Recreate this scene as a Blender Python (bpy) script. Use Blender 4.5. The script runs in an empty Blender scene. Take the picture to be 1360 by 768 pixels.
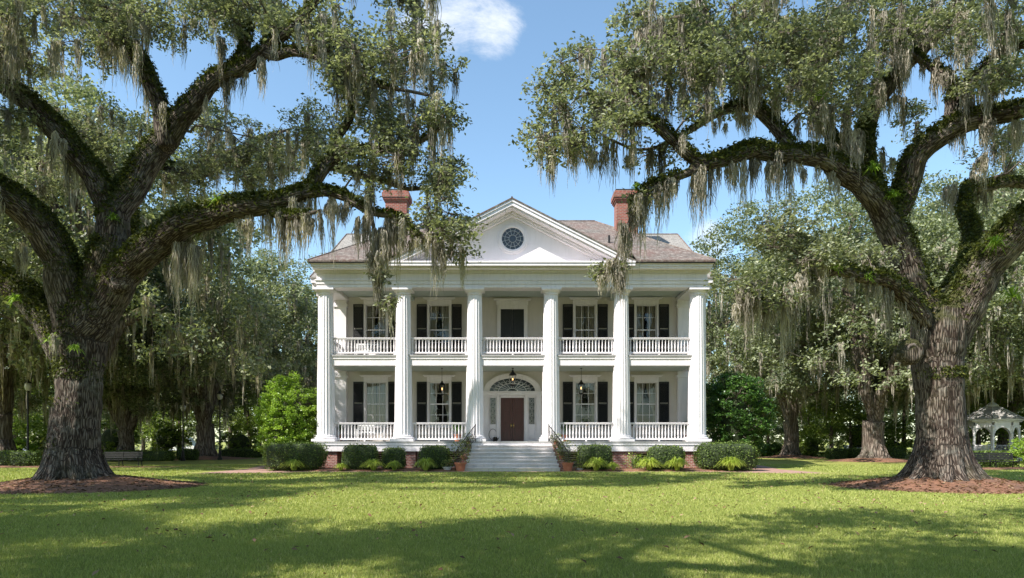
import bpy, math, random
import numpy as np
from mathutils import Vector, noise as mnoise
from math import pi, sin, cos, radians, sqrt

random.seed(7)
RNG = np.random.default_rng(11)
SC = bpy.context.scene
COL = SC.collection

# ------------------------------------------------------------------ camera
FPX = 907.0            # focal length in photo pixels
HOR = 586.0            # horizon row
CAMZ = 1.6
cam_d = bpy.data.cameras.new("camera")
cam_d.sensor_width = 36
cam_d.lens = 36 * FPX / 1360
cam_d.shift_y = (HOR - 384) / 1360
cam_d.clip_start = 0.1
cam_d.clip_end = 3000
cam = bpy.data.objects.new("camera", cam_d)
COL.objects.link(cam)
cam.location = (0, 0, CAMZ)
cam.rotation_euler = (radians(90), 0, 0)
SC.camera = cam

# ------------------------------------------------------------------ light
SUN_EL = radians(47)
SUN_AZ = radians(56)     # angle from the facade normal, towards the left
sun_dir = Vector((-sin(SUN_AZ) * cos(SUN_EL), -cos(SUN_AZ) * cos(SUN_EL), sin(SUN_EL)))
sd = bpy.data.lights.new("sun", 'SUN')
sd.energy = 4.9
sd.angle = radians(0.55)
sd.color = (1.0, 0.945, 0.86)
sun = bpy.data.objects.new("sun", sd)
COL.objects.link(sun)
sun.rotation_euler = (-sun_dir).to_track_quat('-Z', 'Y').to_euler()

world = bpy.data.worlds.new("World")
SC.world = world
world.use_nodes = True
wn = world.node_tree
wn.nodes.clear()
def WN(t): return wn.nodes.new(t)
w_out = WN('ShaderNodeOutputWorld'); w_bg = WN('ShaderNodeBackground')
sky = WN('ShaderNodeTexSky'); sky.sky_type = 'NISHITA'; sky.sun_disc = False
sky.sun_elevation = SUN_EL
sky.sun_rotation = math.atan2(sun_dir.x, sun_dir.y)
sky.air_density = 1.0; sky.dust_density = 0.5; sky.ozone_density = 1.2
w_bg.inputs[1].default_value = 0.135
# a few small clouds, laid out by direction in the sky
geo = WN('ShaderNodeTexCoord')
mapn = WN('ShaderNodeMapping'); mapn.inputs['Scale'].default_value = (3.2, 3.2, 5.0)
mapn.inputs['Location'].default_value = (0.3, 0.0, 0.9)
nz = WN('ShaderNodeTexNoise'); nz.inputs['Scale'].default_value = 1.9
nz.inputs['Detail'].default_value = 10; nz.inputs['Roughness'].default_value = 0.72; nz.inputs['Distortion'].default_value = 0.5
wn.links.new(geo.outputs['Generated'], mapn.inputs[0]); wn.links.new(mapn.outputs[0], nz.inputs[0])
def cloud_mask(px, py, width):
    d = Vector(((px - 680) / FPX, 1, (HOR - py) / FPX)).normalized()
    dot = WN('ShaderNodeVectorMath'); dot.operation = 'DOT_PRODUCT'
    dot.inputs[1].default_value = d
    wn.links.new(geo.outputs['Generated'], dot.inputs[0])
    mr = WN('ShaderNodeMapRange'); mr.interpolation_type = 'SMOOTHSTEP'
    mr.inputs[1].default_value = cos(width); mr.inputs[2].default_value = 1.0
    wn.links.new(dot.outputs['Value'], mr.inputs[0])
    return mr.outputs[0]
masks = [cloud_mask(585, -5, 0.10), cloud_mask(655, 38, 0.055), cloud_mask(938, 330, 0.045), cloud_mask(-500, 150, 0.3)]
acc = None
for mk in masks:
    if acc is None: acc = mk; continue
    mx = WN('ShaderNodeMath'); mx.operation = 'MAXIMUM'
    wn.links.new(acc, mx.inputs[0]); wn.links.new(mk, mx.inputs[1]); acc = mx.outputs[0]
add = WN('ShaderNodeMath'); add.operation = 'MULTIPLY_ADD'; add.inputs[1].default_value = 0.30
wn.links.new(acc, add.inputs[0]); wn.links.new(nz.outputs[0], add.inputs[2])
cr = WN('ShaderNodeMapRange'); cr.interpolation_type = 'SMOOTHSTEP'
cr.inputs[1].default_value = 0.66; cr.inputs[2].default_value = 1.02; cr.inputs[4].default_value = 0.80
wn.links.new(add.outputs[0], cr.inputs[0])
mixc = WN('ShaderNodeMix'); mixc.data_type = 'RGBA'
mixc.inputs[7].default_value = (4.6, 4.75, 5.0, 1)
tint = WN('ShaderNodeMix'); tint.data_type = 'RGBA'; tint.blend_type = 'MULTIPLY'; tint.inputs[0].default_value = 1
tint.inputs[7].default_value = (0.98, 1.07, 1.02, 1)
wn.links.new(sky.outputs[0], tint.inputs[6])
wn.links.new(cr.outputs[0], mixc.inputs[0]); wn.links.new(tint.outputs[2], mixc.inputs[6])
wn.links.new(mixc.outputs[2], w_bg.inputs[0]); wn.links.new(w_bg.outputs[0], w_out.inputs[0])

SC.view_settings.view_transform = 'Standard'
SC.view_settings.look = 'None'
SC.view_settings.gamma = 1
SC.view_settings.exposure = 0.95
SC.cycles.max_bounces = 6
SC.cycles.diffuse_bounces = 3
SC.cycles.glossy_bounces = 2
SC.cycles.transmission_bounces = 3
SC.cycles.transparent_max_bounces = 6
SC.cycles.use_denoising = True

# ------------------------------------------------------------------ helpers
def PX(px, Y): return (px - 680) * Y / FPX
def PZ(py, Y): return CAMZ + (HOR - py) * Y / FPX

def link(o, parent=None):
    COL.objects.link(o)
    if parent is not None: o.parent = parent
    return o

def tag(o, label=None, cat=None, group=None, kind=None):
    if label: o['label'] = label
    if cat: o['category'] = cat
    if group: o['group'] = group
    if kind: o['kind'] = kind
    return o

def empty(name, loc=(0, 0, 0), rz=0.0):
    o = bpy.data.objects.new(name, None)
    o.location = loc; o.rotation_euler = (0, 0, rz)
    return link(o)

def children(o):
    return [c for c in COL.objects if c.parent == o]

def copy_tree(o, loc=None, rz=None, scale=None, label=None, parent=None):
    c = o.copy(); COL.objects.link(c)
    if parent is not None: c.parent = parent
    for ch in children(o):
        copy_tree(ch, parent=c)
    if loc is not None: c.location = loc
    if rz is not None: c.rotation_euler = (0, 0, rz)
    if scale is not None: c.scale = scale
    if label: c['label'] = label
    return c

class MB:
    """collects shapes for one mesh object; coordinates are local to its parent"""
    def __init__(s): s.v = []; s.f = []
    def add(s, vs, fs):
        n = len(s.v); s.v += [tuple(v) for v in vs]
        s.f += [tuple(i + n for i in f) for f in fs]
    def box(s, x0, x1, y0, y1, z0, z1):
        if x0 > x1: x0, x1 = x1, x0
        if y0 > y1: y0, y1 = y1, y0
        if z0 > z1: z0, z1 = z1, z0
        s.add([(x0, y0, z0), (x1, y0, z0), (x1, y1, z0), (x0, y1, z0),
               (x0, y0, z1), (x1, y0, z1), (x1, y1, z1), (x0, y1, z1)],
              [(0, 3, 2, 1), (4, 5, 6, 7), (0, 1, 5, 4), (1, 2, 6, 5), (2, 3, 7, 6), (3, 0, 4, 7)])
    def frus(s, cx, cy, z0, z1, hx0, hy0, hx1, hy1):
        s.add([(cx - hx0, cy - hy0, z0), (cx + hx0, cy - hy0, z0), (cx + hx0, cy + hy0, z0), (cx - hx0, cy + hy0, z0),
               (cx - hx1, cy - hy1, z1), (cx + hx1, cy - hy1, z1), (cx + hx1, cy + hy1, z1), (cx - hx1, cy + hy1, z1)],
              [(0, 3, 2, 1), (4, 5, 6, 7), (0, 1, 5, 4), (1, 2, 6, 5), (2, 3, 7, 6), (3, 0, 4, 7)])
    def lathe(s, cx, cy, prof, n=12, rfun=None):
        """prof: (r, z) pairs bottom to top"""
        vs = []; fs = []
        for r, z in prof:
            for k in range(n):
                a = 2 * pi * k / n
                rr = r * (rfun(a, z) if rfun else 1)
                vs.append((cx + rr * cos(a), cy + rr * sin(a), z))
        m = len(prof)
        for i in range(m - 1):
            for k in range(n):
                k2 = (k + 1) % n
                fs.append((i * n + k, i * n + k2, (i + 1) * n + k2, (i + 1) * n + k))
        fs.append(tuple(reversed(range(n)))); fs.append(tuple(range((m - 1) * n, m * n)))
        s.add(vs, fs)
    def tube(s, pts, rad, n=6, cap=True):
        pts = [Vector(p) for p in pts]; m = len(pts)
        if not hasattr(rad, '__len__'): rad = [rad] * m
        t = (pts[1] - pts[0]).normalized()
        u = t.orthogonal().normalized()
        vs = []; fs = []
        for i in range(m):
            if i == 0: t = pts[1] - pts[0]
            elif i == m - 1: t = pts[-1] - pts[-2]
            else: t = pts[i + 1] - pts[i - 1]
            if t.length < 1e-8: t = Vector((0, 0, 1))
            t.normalize()
            u = (u - t * u.dot(t))
            if u.length < 1e-6: u = t.orthogonal()
            u.normalize(); w = t.cross(u)
            for k in range(n):
                a = 2 * pi * k / n
                vs.append(pts[i] + (u * cos(a) + w * sin(a)) * rad[i])
        for i in range(m - 1):
            for k in range(n):
                k2 = (k + 1) % n
                fs.append((i * n + k, i * n + k2, (i + 1) * n + k2, (i + 1) * n + k))
        if cap:
            fs.append(tuple(reversed(range(n)))); fs.append(tuple(range((m - 1) * n, m * n)))
        s.add(vs, fs)
    def prism(s, poly, y0, y1):
        """polygon in (x, z), extruded along y; anticlockwise seen from -y"""
        n = len(poly)
        vs = [(x, y0, z) for x, z in poly] + [(x, y1, z) for x, z in poly]
        fs = [tuple(range(n)), tuple(reversed(range(n, 2 * n)))]
        for i in range(n):
            j = (i + 1) % n
            fs.append((j, i, n + i, n + j))
        s.add(vs, fs)
    def build(s, name, mat, parent=None, smooth=False, bevel=0):
        me = bpy.data.meshes.new(name)
        me.from_pydata(s.v, [], s.f)
        me.materials.append(mat)
        if smooth: me.polygons.foreach_set('use_smooth', [True] * len(me.polygons))
        me.update()
        o = bpy.data.objects.new(name, me)
        link(o, parent)
        if bevel:
            b = o.modifiers.new('bevel', 'BEVEL'); b.width = bevel; b.segments = 1; b.limit_method = 'ANGLE'
        return o

def np_mesh(name, verts, per, mat, parent=None, attrs=None, smooth=False):
    """verts: (n*per, 3): n separate polygons of `per` corners each"""
    n = len(verts) // per
    me = bpy.data.meshes.new(name)
    me.vertices.add(n * per); me.vertices.foreach_set('co', np.ascontiguousarray(verts, dtype=np.float32).ravel())
    me.loops.add(n * per); me.loops.foreach_set('vertex_index', np.arange(n * per, dtype=np.int32))
    me.polygons.add(n)
    me.polygons.foreach_set('loop_start', np.arange(0, n * per, per, dtype=np.int32))
    me.polygons.foreach_set('loop_total', np.full(n, per, dtype=np.int32))
    me.materials.append(mat)
    if attrs is not None:
        a = me.attributes.new('rnd', 'FLOAT', 'FACE')
        a.data.foreach_set('value', np.ascontiguousarray(attrs, dtype=np.float32))
    me.update(calc_edges=True)
    o = bpy.data.objects.new(name, me)
    return link(o, parent)

# ------------------------------------------------------------------ materials
MATS = {}
class N:
    def __init__(s, name):
        s.m = bpy.data.materials.new(name); s.m.use_nodes = True
        s.t = s.m.node_tree; s.t.nodes.clear()
        s.out = s.n('ShaderNodeOutputMaterial')
        MATS[name] = s.m
    def n(s, ty, **kw):
        nd = s.t.nodes.new(ty)
        for k, v in kw.items():
            if k.startswith('i_'):
                key = k[2:]
                key = int(key) if key.isdigit() else key.replace('_', ' ')
                nd.inputs[key].default_value = v
            else: setattr(nd, k, v)
        return nd
    def l(s, a, b): s.t.links.new(a, b)
    def ramp(s, fac, stops):
        r = s.n('ShaderNodeValToRGB'); e = r.color_ramp.elements
        while len(e) < len(stops): e.new(0.5)
        for i, (p, c) in enumerate(stops):
            e[i].position = p; e[i].color = (*c, 1)
        if fac is not None: s.l(fac, r.inputs[0])
        return r.outputs[0]
    def noise(s, scale, detail=4, rough=0.6, vec=None, dist=0):
        nd = s.n('ShaderNodeTexNoise'); nd.inputs['Scale'].default_value = scale
        nd.inputs['Detail'].default_value = detail; nd.inputs['Roughness'].default_value = rough
        nd.inputs['Distortion'].default_value = dist
        if vec is not None: s.l(vec, nd.inputs[0])
        return nd.outputs[0]
    def pos(s, sc=(1, 1, 1)):
        g = s.n('ShaderNodeTexCoord'); mp = s.n('ShaderNodeMapping')
        mp.inputs['Scale'].default_value = sc
        s.l(g.outputs['Object'], mp.inputs[0])
        return mp.outputs[0]
    def mix(s, a, b, fac, mode='MIX'):
        m = s.n('ShaderNodeMix'); m.data_type = 'RGBA'; m.blend_type = mode
        for sock, val in ((m.inputs[6], a), (m.inputs[7], b), (m.inputs[0], fac)):
            if hasattr(val, 'links') or hasattr(val, 'is_linked'): s.l(val, sock)
            elif isinstance(val, tuple): sock.default_value = (*val, 1) if len(val) == 3 else val
            else: sock.default_value = val
        return m.outputs[2]
    def bsdf(s, col, rough=0.6, bump=None, bstr=0.3, bdist=0.02, spec=0.5, metal=0.0):
        b = s.n('ShaderNodeBsdfPrincipled')
        if isinstance(col, tuple): b.inputs['Base Color'].default_value = (*col, 1)
        else: s.l(col, b.inputs['Base Color'])
        if hasattr(rough, 'is_linked'): s.l(rough, b.inputs['Roughness'])
        else: b.inputs['Roughness'].default_value = rough
        b.inputs['Specular IOR Level'].default_value = spec
        b.inputs['Metallic'].default_value = metal
        if bump is not None:
            bp = s.n('ShaderNodeBump'); bp.inputs['Strength'].default_value = bstr; bp.inputs['Distance'].default_value = bdist
            s.l(bump, bp.inputs['Height']); s.l(bp.outputs[0], b.inputs['Normal'])
        s.l(b.outputs[0], s.out.inputs[0])
        return b

def m_paint(name, col, dirt=0.12, rough=0.5, boards=0):
    m = N(name)
    v = m.pos()
    f1 = m.noise(0.8, 5, 0.65, v)
    v2 = m.pos((3, 3, 0.35))
    f2 = m.noise(2.2, 4, 0.6, v2)
    dark = tuple(c * (1 - dirt) for c in col[:2]) + (col[2] * (1 - dirt * 1.25),)
    c = m.mix(col, dark, m.ramp(f1, [(0.35, (0, 0, 0)), (0.75, (1, 1, 1))]))
    c = m.mix(c, tuple(x * (1 - dirt * 1.6) for x in col), m.ramp(f2, [(0.48, (0, 0, 0)), (0.8, (1, 1, 1))]))
    h = m.noise(30, 3, 0.6, v)
    if boards:
        sep = m.n('ShaderNodeSeparateXYZ'); m.l(v, sep.inputs[0])
        mul = m.n('ShaderNodeMath', operation='MULTIPLY'); m.l(sep.outputs[2], mul.inputs[0]); mul.inputs[1].default_value = boards
        fr = m.n('ShaderNodeMath', operation='FRACT'); m.l(mul.outputs[0], fr.inputs[0])
        m.bsdf(c, rough, fr.outputs[0], 0.35, 0.02)
    else:
        m.bsdf(c, rough, h, 0.12, 0.01)
    return m.m

m_paint('white_paint', (0.80, 0.755, 0.79), 0.12)
m_paint('white_column_paint', (0.81, 0.77, 0.80), 0.09)
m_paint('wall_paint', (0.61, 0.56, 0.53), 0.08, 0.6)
m_paint('board_paint', (0.80, 0.755, 0.79), 0.08, 0.55, boards=5.5)
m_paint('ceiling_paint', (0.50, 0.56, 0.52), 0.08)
m_paint('stair_paint', (0.74, 0.69, 0.70), 0.16)
m_paint('porch_floor_paint', (0.38, 0.37, 0.37), 0.2)
m_paint('curtain_cloth', (0.46, 0.41, 0.33), 0.1, 0.9)

m = N('shutter_paint'); v = m.pos()
m.bsdf(m.mix((0.008, 0.009, 0.011), (0.016, 0.017, 0.02), m.noise(3, 4, 0.6, v)), 0.5, m.noise(25, 3, 0.6, v), 0.15, 0.01)
m = N('dark_metal'); v = m.pos()
m.bsdf(m.mix((0.012, 0.012, 0.013), (0.035, 0.032, 0.03), m.noise(6, 4, 0.6, v)), 0.5, m.noise(40, 3, 0.6, v), 0.2, 0.005, metal=0.6)
m = N('door_wood'); v = m.pos((14, 14, 1.2))
f = m.noise(2, 5, 0.6, v, 0.6)
m.bsdf(m.ramp(f, [(0.3, (0.040, 0.006, 0.008)), (0.7, (0.085, 0.013, 0.015))]), 0.35, f, 0.15, 0.01)
m = N('brass'); m.bsdf((0.75, 0.52, 0.18), 0.25, metal=1.0)
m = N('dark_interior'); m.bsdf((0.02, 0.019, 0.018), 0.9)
m = N('bark_mulch')
v = m.pos()
f = m.noise(9, 8, 0.8, v, 0.8); f2 = m.noise(0.9, 4, 0.6, v)
c = m.ramp(f, [(0.25, (0.06, 0.028, 0.016)), (0.48, (0.20, 0.092, 0.052)), (0.62, (0.33, 0.17, 0.10)), (0.8, (0.45, 0.29, 0.19))])
c = m.mix(c, (0.11, 0.065, 0.045), m.ramp(f2, [(0.45, (0, 0, 0)), (0.65, (0.6, 0.6, 0.6))]))
m.bsdf(c, 0.9, f, 0.9, 0.06)

m = N('window_glass')
gl = m.n('ShaderNodeBsdfGlossy'); gl.inputs['Roughness'].default_value = 0.03; gl.inputs[0].default_value = (0.9, 0.95, 1, 1)
tr = m.n('ShaderNodeBsdfTransparent'); tr.inputs[0].default_value = (0.78, 0.8, 0.8, 1)
fr = m.n('ShaderNodeFresnel'); fr.inputs[0].default_value = 1.5
mr = m.n('ShaderNodeMath', operation='MULTIPLY_ADD'); m.l(fr.outputs[0], mr.inputs[0]); mr.inputs[1].default_value = 0.8; mr.inputs[2].default_value = 0.02
mxs = m.n('ShaderNodeMixShader'); m.l(mr.outputs[0], mxs.inputs[0]); m.l(tr.outputs[0], mxs.inputs[1]); m.l(gl.outputs[0], mxs.inputs[2])
bp = m.n('ShaderNodeBump'); bp.inputs['Strength'].default_value = 0.08; bp.inputs['Distance'].default_value = 0.05
m.l(m.noise(1.5, 2, 0.5, m.pos()), bp.inputs['Height']); m.l(bp.outputs[0], gl.inputs['Normal'])
m.l(mxs.outputs[0], m.out.inputs[0])

m = N('lamp_flame'); e = m.n('ShaderNodeEmission'); e.inputs[0].default_value = (1, 0.50, 0.18, 1); e.inputs[1].default_value = 3.2; m.l(e.outputs[0], m.out.inputs[0])

def brick_mat(name, c1, c2, mortar, scale, bw=0.21, bh=0.075, ms=0.012, white=0.0, floor=False):
    m = N(name)
    g = m.n('ShaderNodeTexCoord'); sp = m.n('ShaderNodeSeparateXYZ'); m.l(g.outputs['Object'], sp.inputs[0])
    cb = m.n('ShaderNodeCombineXYZ')
    if floor:
        m.l(sp.outputs[0], cb.inputs[0]); m.l(sp.outputs[1], cb.inputs[1])
    else:
        ad = m.n('ShaderNodeMath', operation='ADD'); m.l(sp.outputs[0], ad.inputs[0]); m.l(sp.outputs[1], ad.inputs[1])
        m.l(ad.outputs[0], cb.inputs[0]); m.l(sp.outputs[2], cb.inputs[1])
    bt = m.n('ShaderNodeTexBrick'); m.l(cb.outputs[0], bt.inputs[0])
    bt.inputs['Color1'].default_value = (*c1, 1); bt.inputs['Color2'].default_value = (*c2, 1); bt.inputs['Mortar'].default_value = (*mortar, 1)
    bt.inputs['Scale'].default_value = scale; bt.inputs['Mortar Size'].default_value = ms
    bt.inputs['Brick Width'].default_value = bw; bt.inputs['Row Height'].default_value = bh
    bt.inputs['Bias'].default_value = -0.1
    f = m.noise(1.3, 6, 0.7, g.outputs['Object']); f2 = m.noise(14, 4, 0.7, g.outputs['Object'])
    c = m.mix(bt.outputs[0], tuple(x * 0.45 for x in c1), m.ramp(f, [(0.45, (0, 0, 0)), (0.75, (0.75, 0.75, 0.75))]))
    c = m.mix(c, mortar, m.ramp(f2, [(0.58, (0, 0, 0)), (0.72, (0.5 + white, 0.5 + white, 0.5 + white))]))
    m.bsdf(c, 0.85, bt.outputs['Fac'], -0.6, 0.02)
    return m.m
brick_mat('chimney_brick', (0.31, 0.070, 0.042), (0.16, 0.036, 0.026), (0.24, 0.18, 0.15), 1.0, 0.26, 0.10, 0.018)
brick_mat('pier_brick', (0.33, 0.105, 0.08), (0.17, 0.05, 0.045), (0.46, 0.38, 0.34), 1.0, 0.24, 0.092, 0.014, 0.15)
brick_mat('walk_brick', (0.40, 0.22, 0.17), (0.32, 0.17, 0.14), (0.30, 0.25, 0.21), 1.0, 0.21, 0.105, 0.01, 0, True)

def shingle_mat(name, ca, cb_, cc, red):
    m = N(name)
    g = m.n('ShaderNodeTexCoord'); sp = m.n('ShaderNodeSeparateXYZ'); m.l(g.outputs['Object'], sp.inputs[0])
    cb = m.n('ShaderNodeCombineXYZ')
    ad = m.n('ShaderNodeMath', operation='ADD'); m.l(sp.outputs[0], ad.inputs[0]); m.l(sp.outputs[1], ad.inputs[1])
    m.l(sp.outputs[0], cb.inputs[0]); m.l(sp.outputs[2], cb.inputs[1])
    bt = m.n('ShaderNodeTexBrick'); m.l(cb.outputs[0], bt.inputs[0])
    bt.inputs['Color1'].default_value = (*ca, 1); bt.inputs['Color2'].default_value = (*cb_, 1); bt.inputs['Mortar'].default_value = (ca[0] * .35, ca[1] * .35, ca[2] * .35, 1)
    bt.inputs['Scale'].default_value = 1; bt.inputs['Mortar Size'].default_value = 0.012
    bt.inputs['Brick Width'].default_value = 0.3; bt.inputs['Row Height'].default_value = 0.12
    f = m.noise(0.55, 6, 0.7, g.outputs['Object']); f2 = m.noise(5, 5, 0.7, g.outputs['Object'])
    c = m.mix(bt.outputs[0], cc, m.ramp(f, [(0.40, (0, 0, 0)), (0.62, (red, red, red))]))
    c = m.mix(c, (0.31, 0.285, 0.255), m.ramp(f2, [(0.48, (0, 0, 0)), (0.7, (0.8, 0.8, 0.8))]))
    m.bsdf(c, 0.9, bt.outputs['Fac'], -0.7, 0.03)
    return m.m
shingle_mat('roof_shingle', (0.145, 0.124, 0.108), (0.090, 0.078, 0.068), (0.14, 0.070, 0.055), 0.55)
shingle_mat('rear_roof_shingle', (0.28, 0.27, 0.25), (0.20, 0.19, 0.178), (0.22, 0.19, 0.17), 0.4)

def leaf_mat(name, stops, trans=0.25, rough=0.45, spec=0.5, tmul=1.6):
    m = N(name)
    a = m.n('ShaderNodeAttribute', attribute_name='rnd')
    c = m.ramp(a.outputs['Fac'], stops)
    b = m.n('ShaderNodeBsdfPrincipled'); m.l(c, b.inputs['Base Color'])
    b.inputs['Roughness'].default_value = rough; b.inputs['Specular IOR Level'].default_value = spec
    t = m.n('ShaderNodeBsdfTranslucent')
    cc = m.mix(c, (tmul, tmul * 1.05, tmul * 0.55), 1.0, 'MULTIPLY'); m.l(cc, t.inputs[0])
    x = m.n('ShaderNodeMixShader'); x.inputs[0].default_value = trans
    m.l(b.outputs[0], x.inputs[1]); m.l(t.outputs[0], x.inputs[2]); m.l(x.outputs[0], m.out.inputs[0])
    return m.m
leaf_mat('oak_leaf', [(0, (0.06, 0.075, 0.045)), (0.35, (0.142, 0.160, 0.100)), (0.7, (0.265, 0.285, 0.19)), (0.96, (0.45, 0.465, 0.34)), (1, (0.34, 0.42, 0.09))], 0.30, 0.36, 0.7)
leaf_mat('far_oak_leaf', [(0, (0.06, 0.078, 0.042)), (0.5, (0.160, 0.184, 0.102)), (0.85, (0.28, 0.31, 0.18)), (1, (0.40, 0.42, 0.28))], 0.3, 0.5, 0.4)
leaf_mat('understory_leaf', [(0, (0.07, 0.11, 0.02)), (0.5, (0.14, 0.20, 0.04)), (1, (0.26, 0.31, 0.08))], 0.4, 0.5, 0.4)
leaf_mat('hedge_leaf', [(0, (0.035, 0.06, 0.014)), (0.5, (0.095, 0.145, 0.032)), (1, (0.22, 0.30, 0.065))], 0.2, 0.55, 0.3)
leaf_mat('bright_shrub_leaf', [(0, (0.10, 0.18, 0.02)), (0.5, (0.22, 0.34, 0.045)), (1, (0.38, 0.50, 0.09))], 0.35, 0.4, 0.5)
leaf_mat('dark_shrub_leaf', [(0, (0.02, 0.05, 0.014)), (0.6, (0.055, 0.12, 0.024)), (0.9, (0.11, 0.22, 0.04)), (1, (0.20, 0.36, 0.06))], 0.2, 0.32, 0.6)
leaf_mat('blade_leaf', [(0, (0.14, 0.20, 0.025)), (0.5, (0.30, 0.38, 0.05)), (1, (0.48, 0.54, 0.12))], 0.35, 0.4, 0.4)
leaf_mat('grass_blade', [(0, (0.15, 0.20, 0.045)), (0.5, (0.32, 0.36, 0.095)), (0.9, (0.47, 0.48, 0.17)), (1, (0.60, 0.52, 0.30))], 0.30, 0.6, 0.25, 1.4)
leaf_mat('hanging_moss', [(0, (0.17, 0.152, 0.125)), (0.5, (0.38, 0.345, 0.29)), (1, (0.58, 0.53, 0.46))], 0.35, 0.9, 0.1, 1.1)
leaf_mat('limb_fern', [(0, (0.03, 0.040, 0.010)), (0.5, (0.07, 0.085, 0.018)), (0.85, (0.15, 0.16, 0.03)), (1, (0.24, 0.17, 0.09))], 0.25, 0.6, 0.3)
leaf_mat('dry_leaf', [(0, (0.07, 0.035, 0.02)), (0.5, (0.17, 0.09, 0.05)), (1, (0.34, 0.24, 0.15))], 0.15, 0.7, 0.3)
leaf_mat('flower_petal', [(0, (0.10, 0.16, 0.04)), (0.6, (0.20, 0.22, 0.06)), (1, (0.55, 0.50, 0.20))], 0.3, 0.6, 0.3)

def bark_mat(name, dark, mid, light, use_attr=True, sc=1.0):
    m = N(name)
    if use_attr:
        a = m.n('ShaderNodeAttribute', attribute_name='bark'); vec = a.outputs['Vector']
    else:
        vec = m.pos((1, 1, 0.22))
    mp = m.n('ShaderNodeMapping'); mp.inputs['Scale'].default_value = (sc, sc, sc * 0.75); m.l(vec, mp.inputs[0])
    dn = m.n('ShaderNodeTexNoise'); dn.inputs['Scale'].default_value = 3.5; dn.inputs['Detail'].default_value = 3
    m.l(mp.outputs[0], dn.inputs[0])
    dm = m.n('ShaderNodeVectorMath', operation='MULTIPLY_ADD'); m.l(dn.outputs['Color'], dm.inputs[0])
    dm.inputs[1].default_value = (0.28, 0.28, 0.20); m.l(mp.outputs[0], dm.inputs[2])
    vo = m.n('ShaderNodeTexVoronoi', feature='DISTANCE_TO_EDGE'); vo.inputs['Scale'].default_value = 7.5; m.l(dm.outputs[0], vo.inputs[0])
    h = m.n('ShaderNodeMapRange'); m.l(vo.outputs[0], h.inputs[0]); h.inputs[2].default_value = 0.32
    fn = m.noise(22, 6, 0.7, mp.outputs[0])
    hh = m.n('ShaderNodeMath', operation='MULTIPLY_ADD'); m.l(fn, hh.inputs[0]); hh.inputs[1].default_value = 0.45; m.l(h.outputs[0], hh.inputs[2])
    c = m.ramp(hh.outputs[0], [(0.12, dark), (0.48, mid), (0.95, light)])
    pos = m.pos()
    lich = m.ramp(m.noise(1.6, 7, 0.75, pos), [(0.52, (0, 0, 0)), (0.68, (0.75, 0.75, 0.75))])
    c = m.mix(c, m.mix(c, (0.40, 0.39, 0.34), 0.45), lich)
    alg = m.ramp(m.noise(0.7, 5, 0.7, pos), [(0.5, (0, 0, 0)), (0.7, (0.7, 0.7, 0.7))])
    c = m.mix(c, m.mix(c, (0.07, 0.075, 0.03), 0.5), alg)
    gn = m.n('ShaderNodeNewGeometry'); sx = m.n('ShaderNodeSeparateXYZ'); m.l(gn.outputs['Normal'], sx.inputs[0])
    ad = m.n('ShaderNodeMath', operation='MULTIPLY_ADD'); m.l(m.noise(2.3, 5, 0.7, pos), ad.inputs[0]); ad.inputs[1].default_value = 1.1; m.l(sx.outputs[2], ad.inputs[2])
    sp = m.n('ShaderNodeSeparateXYZ'); m.l(pos, sp.inputs[0]); hr = m.n('ShaderNodeMapRange'); m.l(sp.outputs[2], hr.inputs[0]); hr.inputs[1].default_value = 2.5; hr.inputs[2].default_value = 4.5
    mm = m.n('ShaderNodeMath', operation='MULTIPLY'); m.l(ad.outputs[0], mm.inputs[0]); m.l(hr.outputs[0], mm.inputs[1]); ad = mm
    c = m.mix(c, m.mix((0.030, 0.033, 0.012), (0.085, 0.085, 0.028), fn), m.ramp(ad.outputs[0], [(0.62, (0, 0, 0)), (0.90, (0.92, 0.92, 0.92))]))
    m.bsdf(c, 0.92, hh.outputs[0], 1.0, 0.07 / sc, spec=0.2)
    return m.m
bark_mat('oak_bark', (0.010, 0.0065, 0.005), (0.048, 0.033, 0.026), (0.18, 0.145, 0.12), True, 2.0)
bark_mat('far_oak_bark', (0.04, 0.03, 0.024), (0.115, 0.088, 0.070), (0.22, 0.18, 0.15), False, 0.7)
m = N('branch_bark'); v = m.pos((1, 1, 1))
f = m.noise(9, 5, 0.7, v)
m.bsdf(m.ramp(f, [(0.3, (0.045, 0.034, 0.027)), (0.7, (0.16, 0.13, 0.10))]), 0.9, f, 0.6, 0.02)
m = N('pale_burl'); v = m.pos()
f = m.noise(5, 6, 0.7, v)
m.bsdf(m.ramp(f, [(0.3, (0.05, 0.038, 0.03)), (0.55, (0.14, 0.115, 0.10)), (0.8, (0.26, 0.24, 0.22))]), 0.9, f, 1.0, 0.08)

m = N('lawn_soil'); v = m.pos()
f1 = m.noise(0.5, 6, 0.7, v); f2 = m.noise(22, 5, 0.8, v); f3 = m.noise(2.2, 4, 0.6, v)
c = m.ramp(f2, [(0.25, (0.12, 0.14, 0.035)), (0.5, (0.26, 0.27, 0.075)), (0.75, (0.40, 0.39, 0.13))])
c = m.mix(c, (0.21, 0.22, 0.065), m.ramp(f1, [(0.45, (0, 0, 0)), (0.68, (0.55, 0.55, 0.55))]))
c = m.mix(c, (0.11, 0.17, 0.03), m.ramp(f3, [(0.5, (0, 0, 0)), (0.7, (0.5, 0.5, 0.5))]))
m.bsdf(c, 0.95, f2, 0.8, 0.04, spec=0.1)

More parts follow.
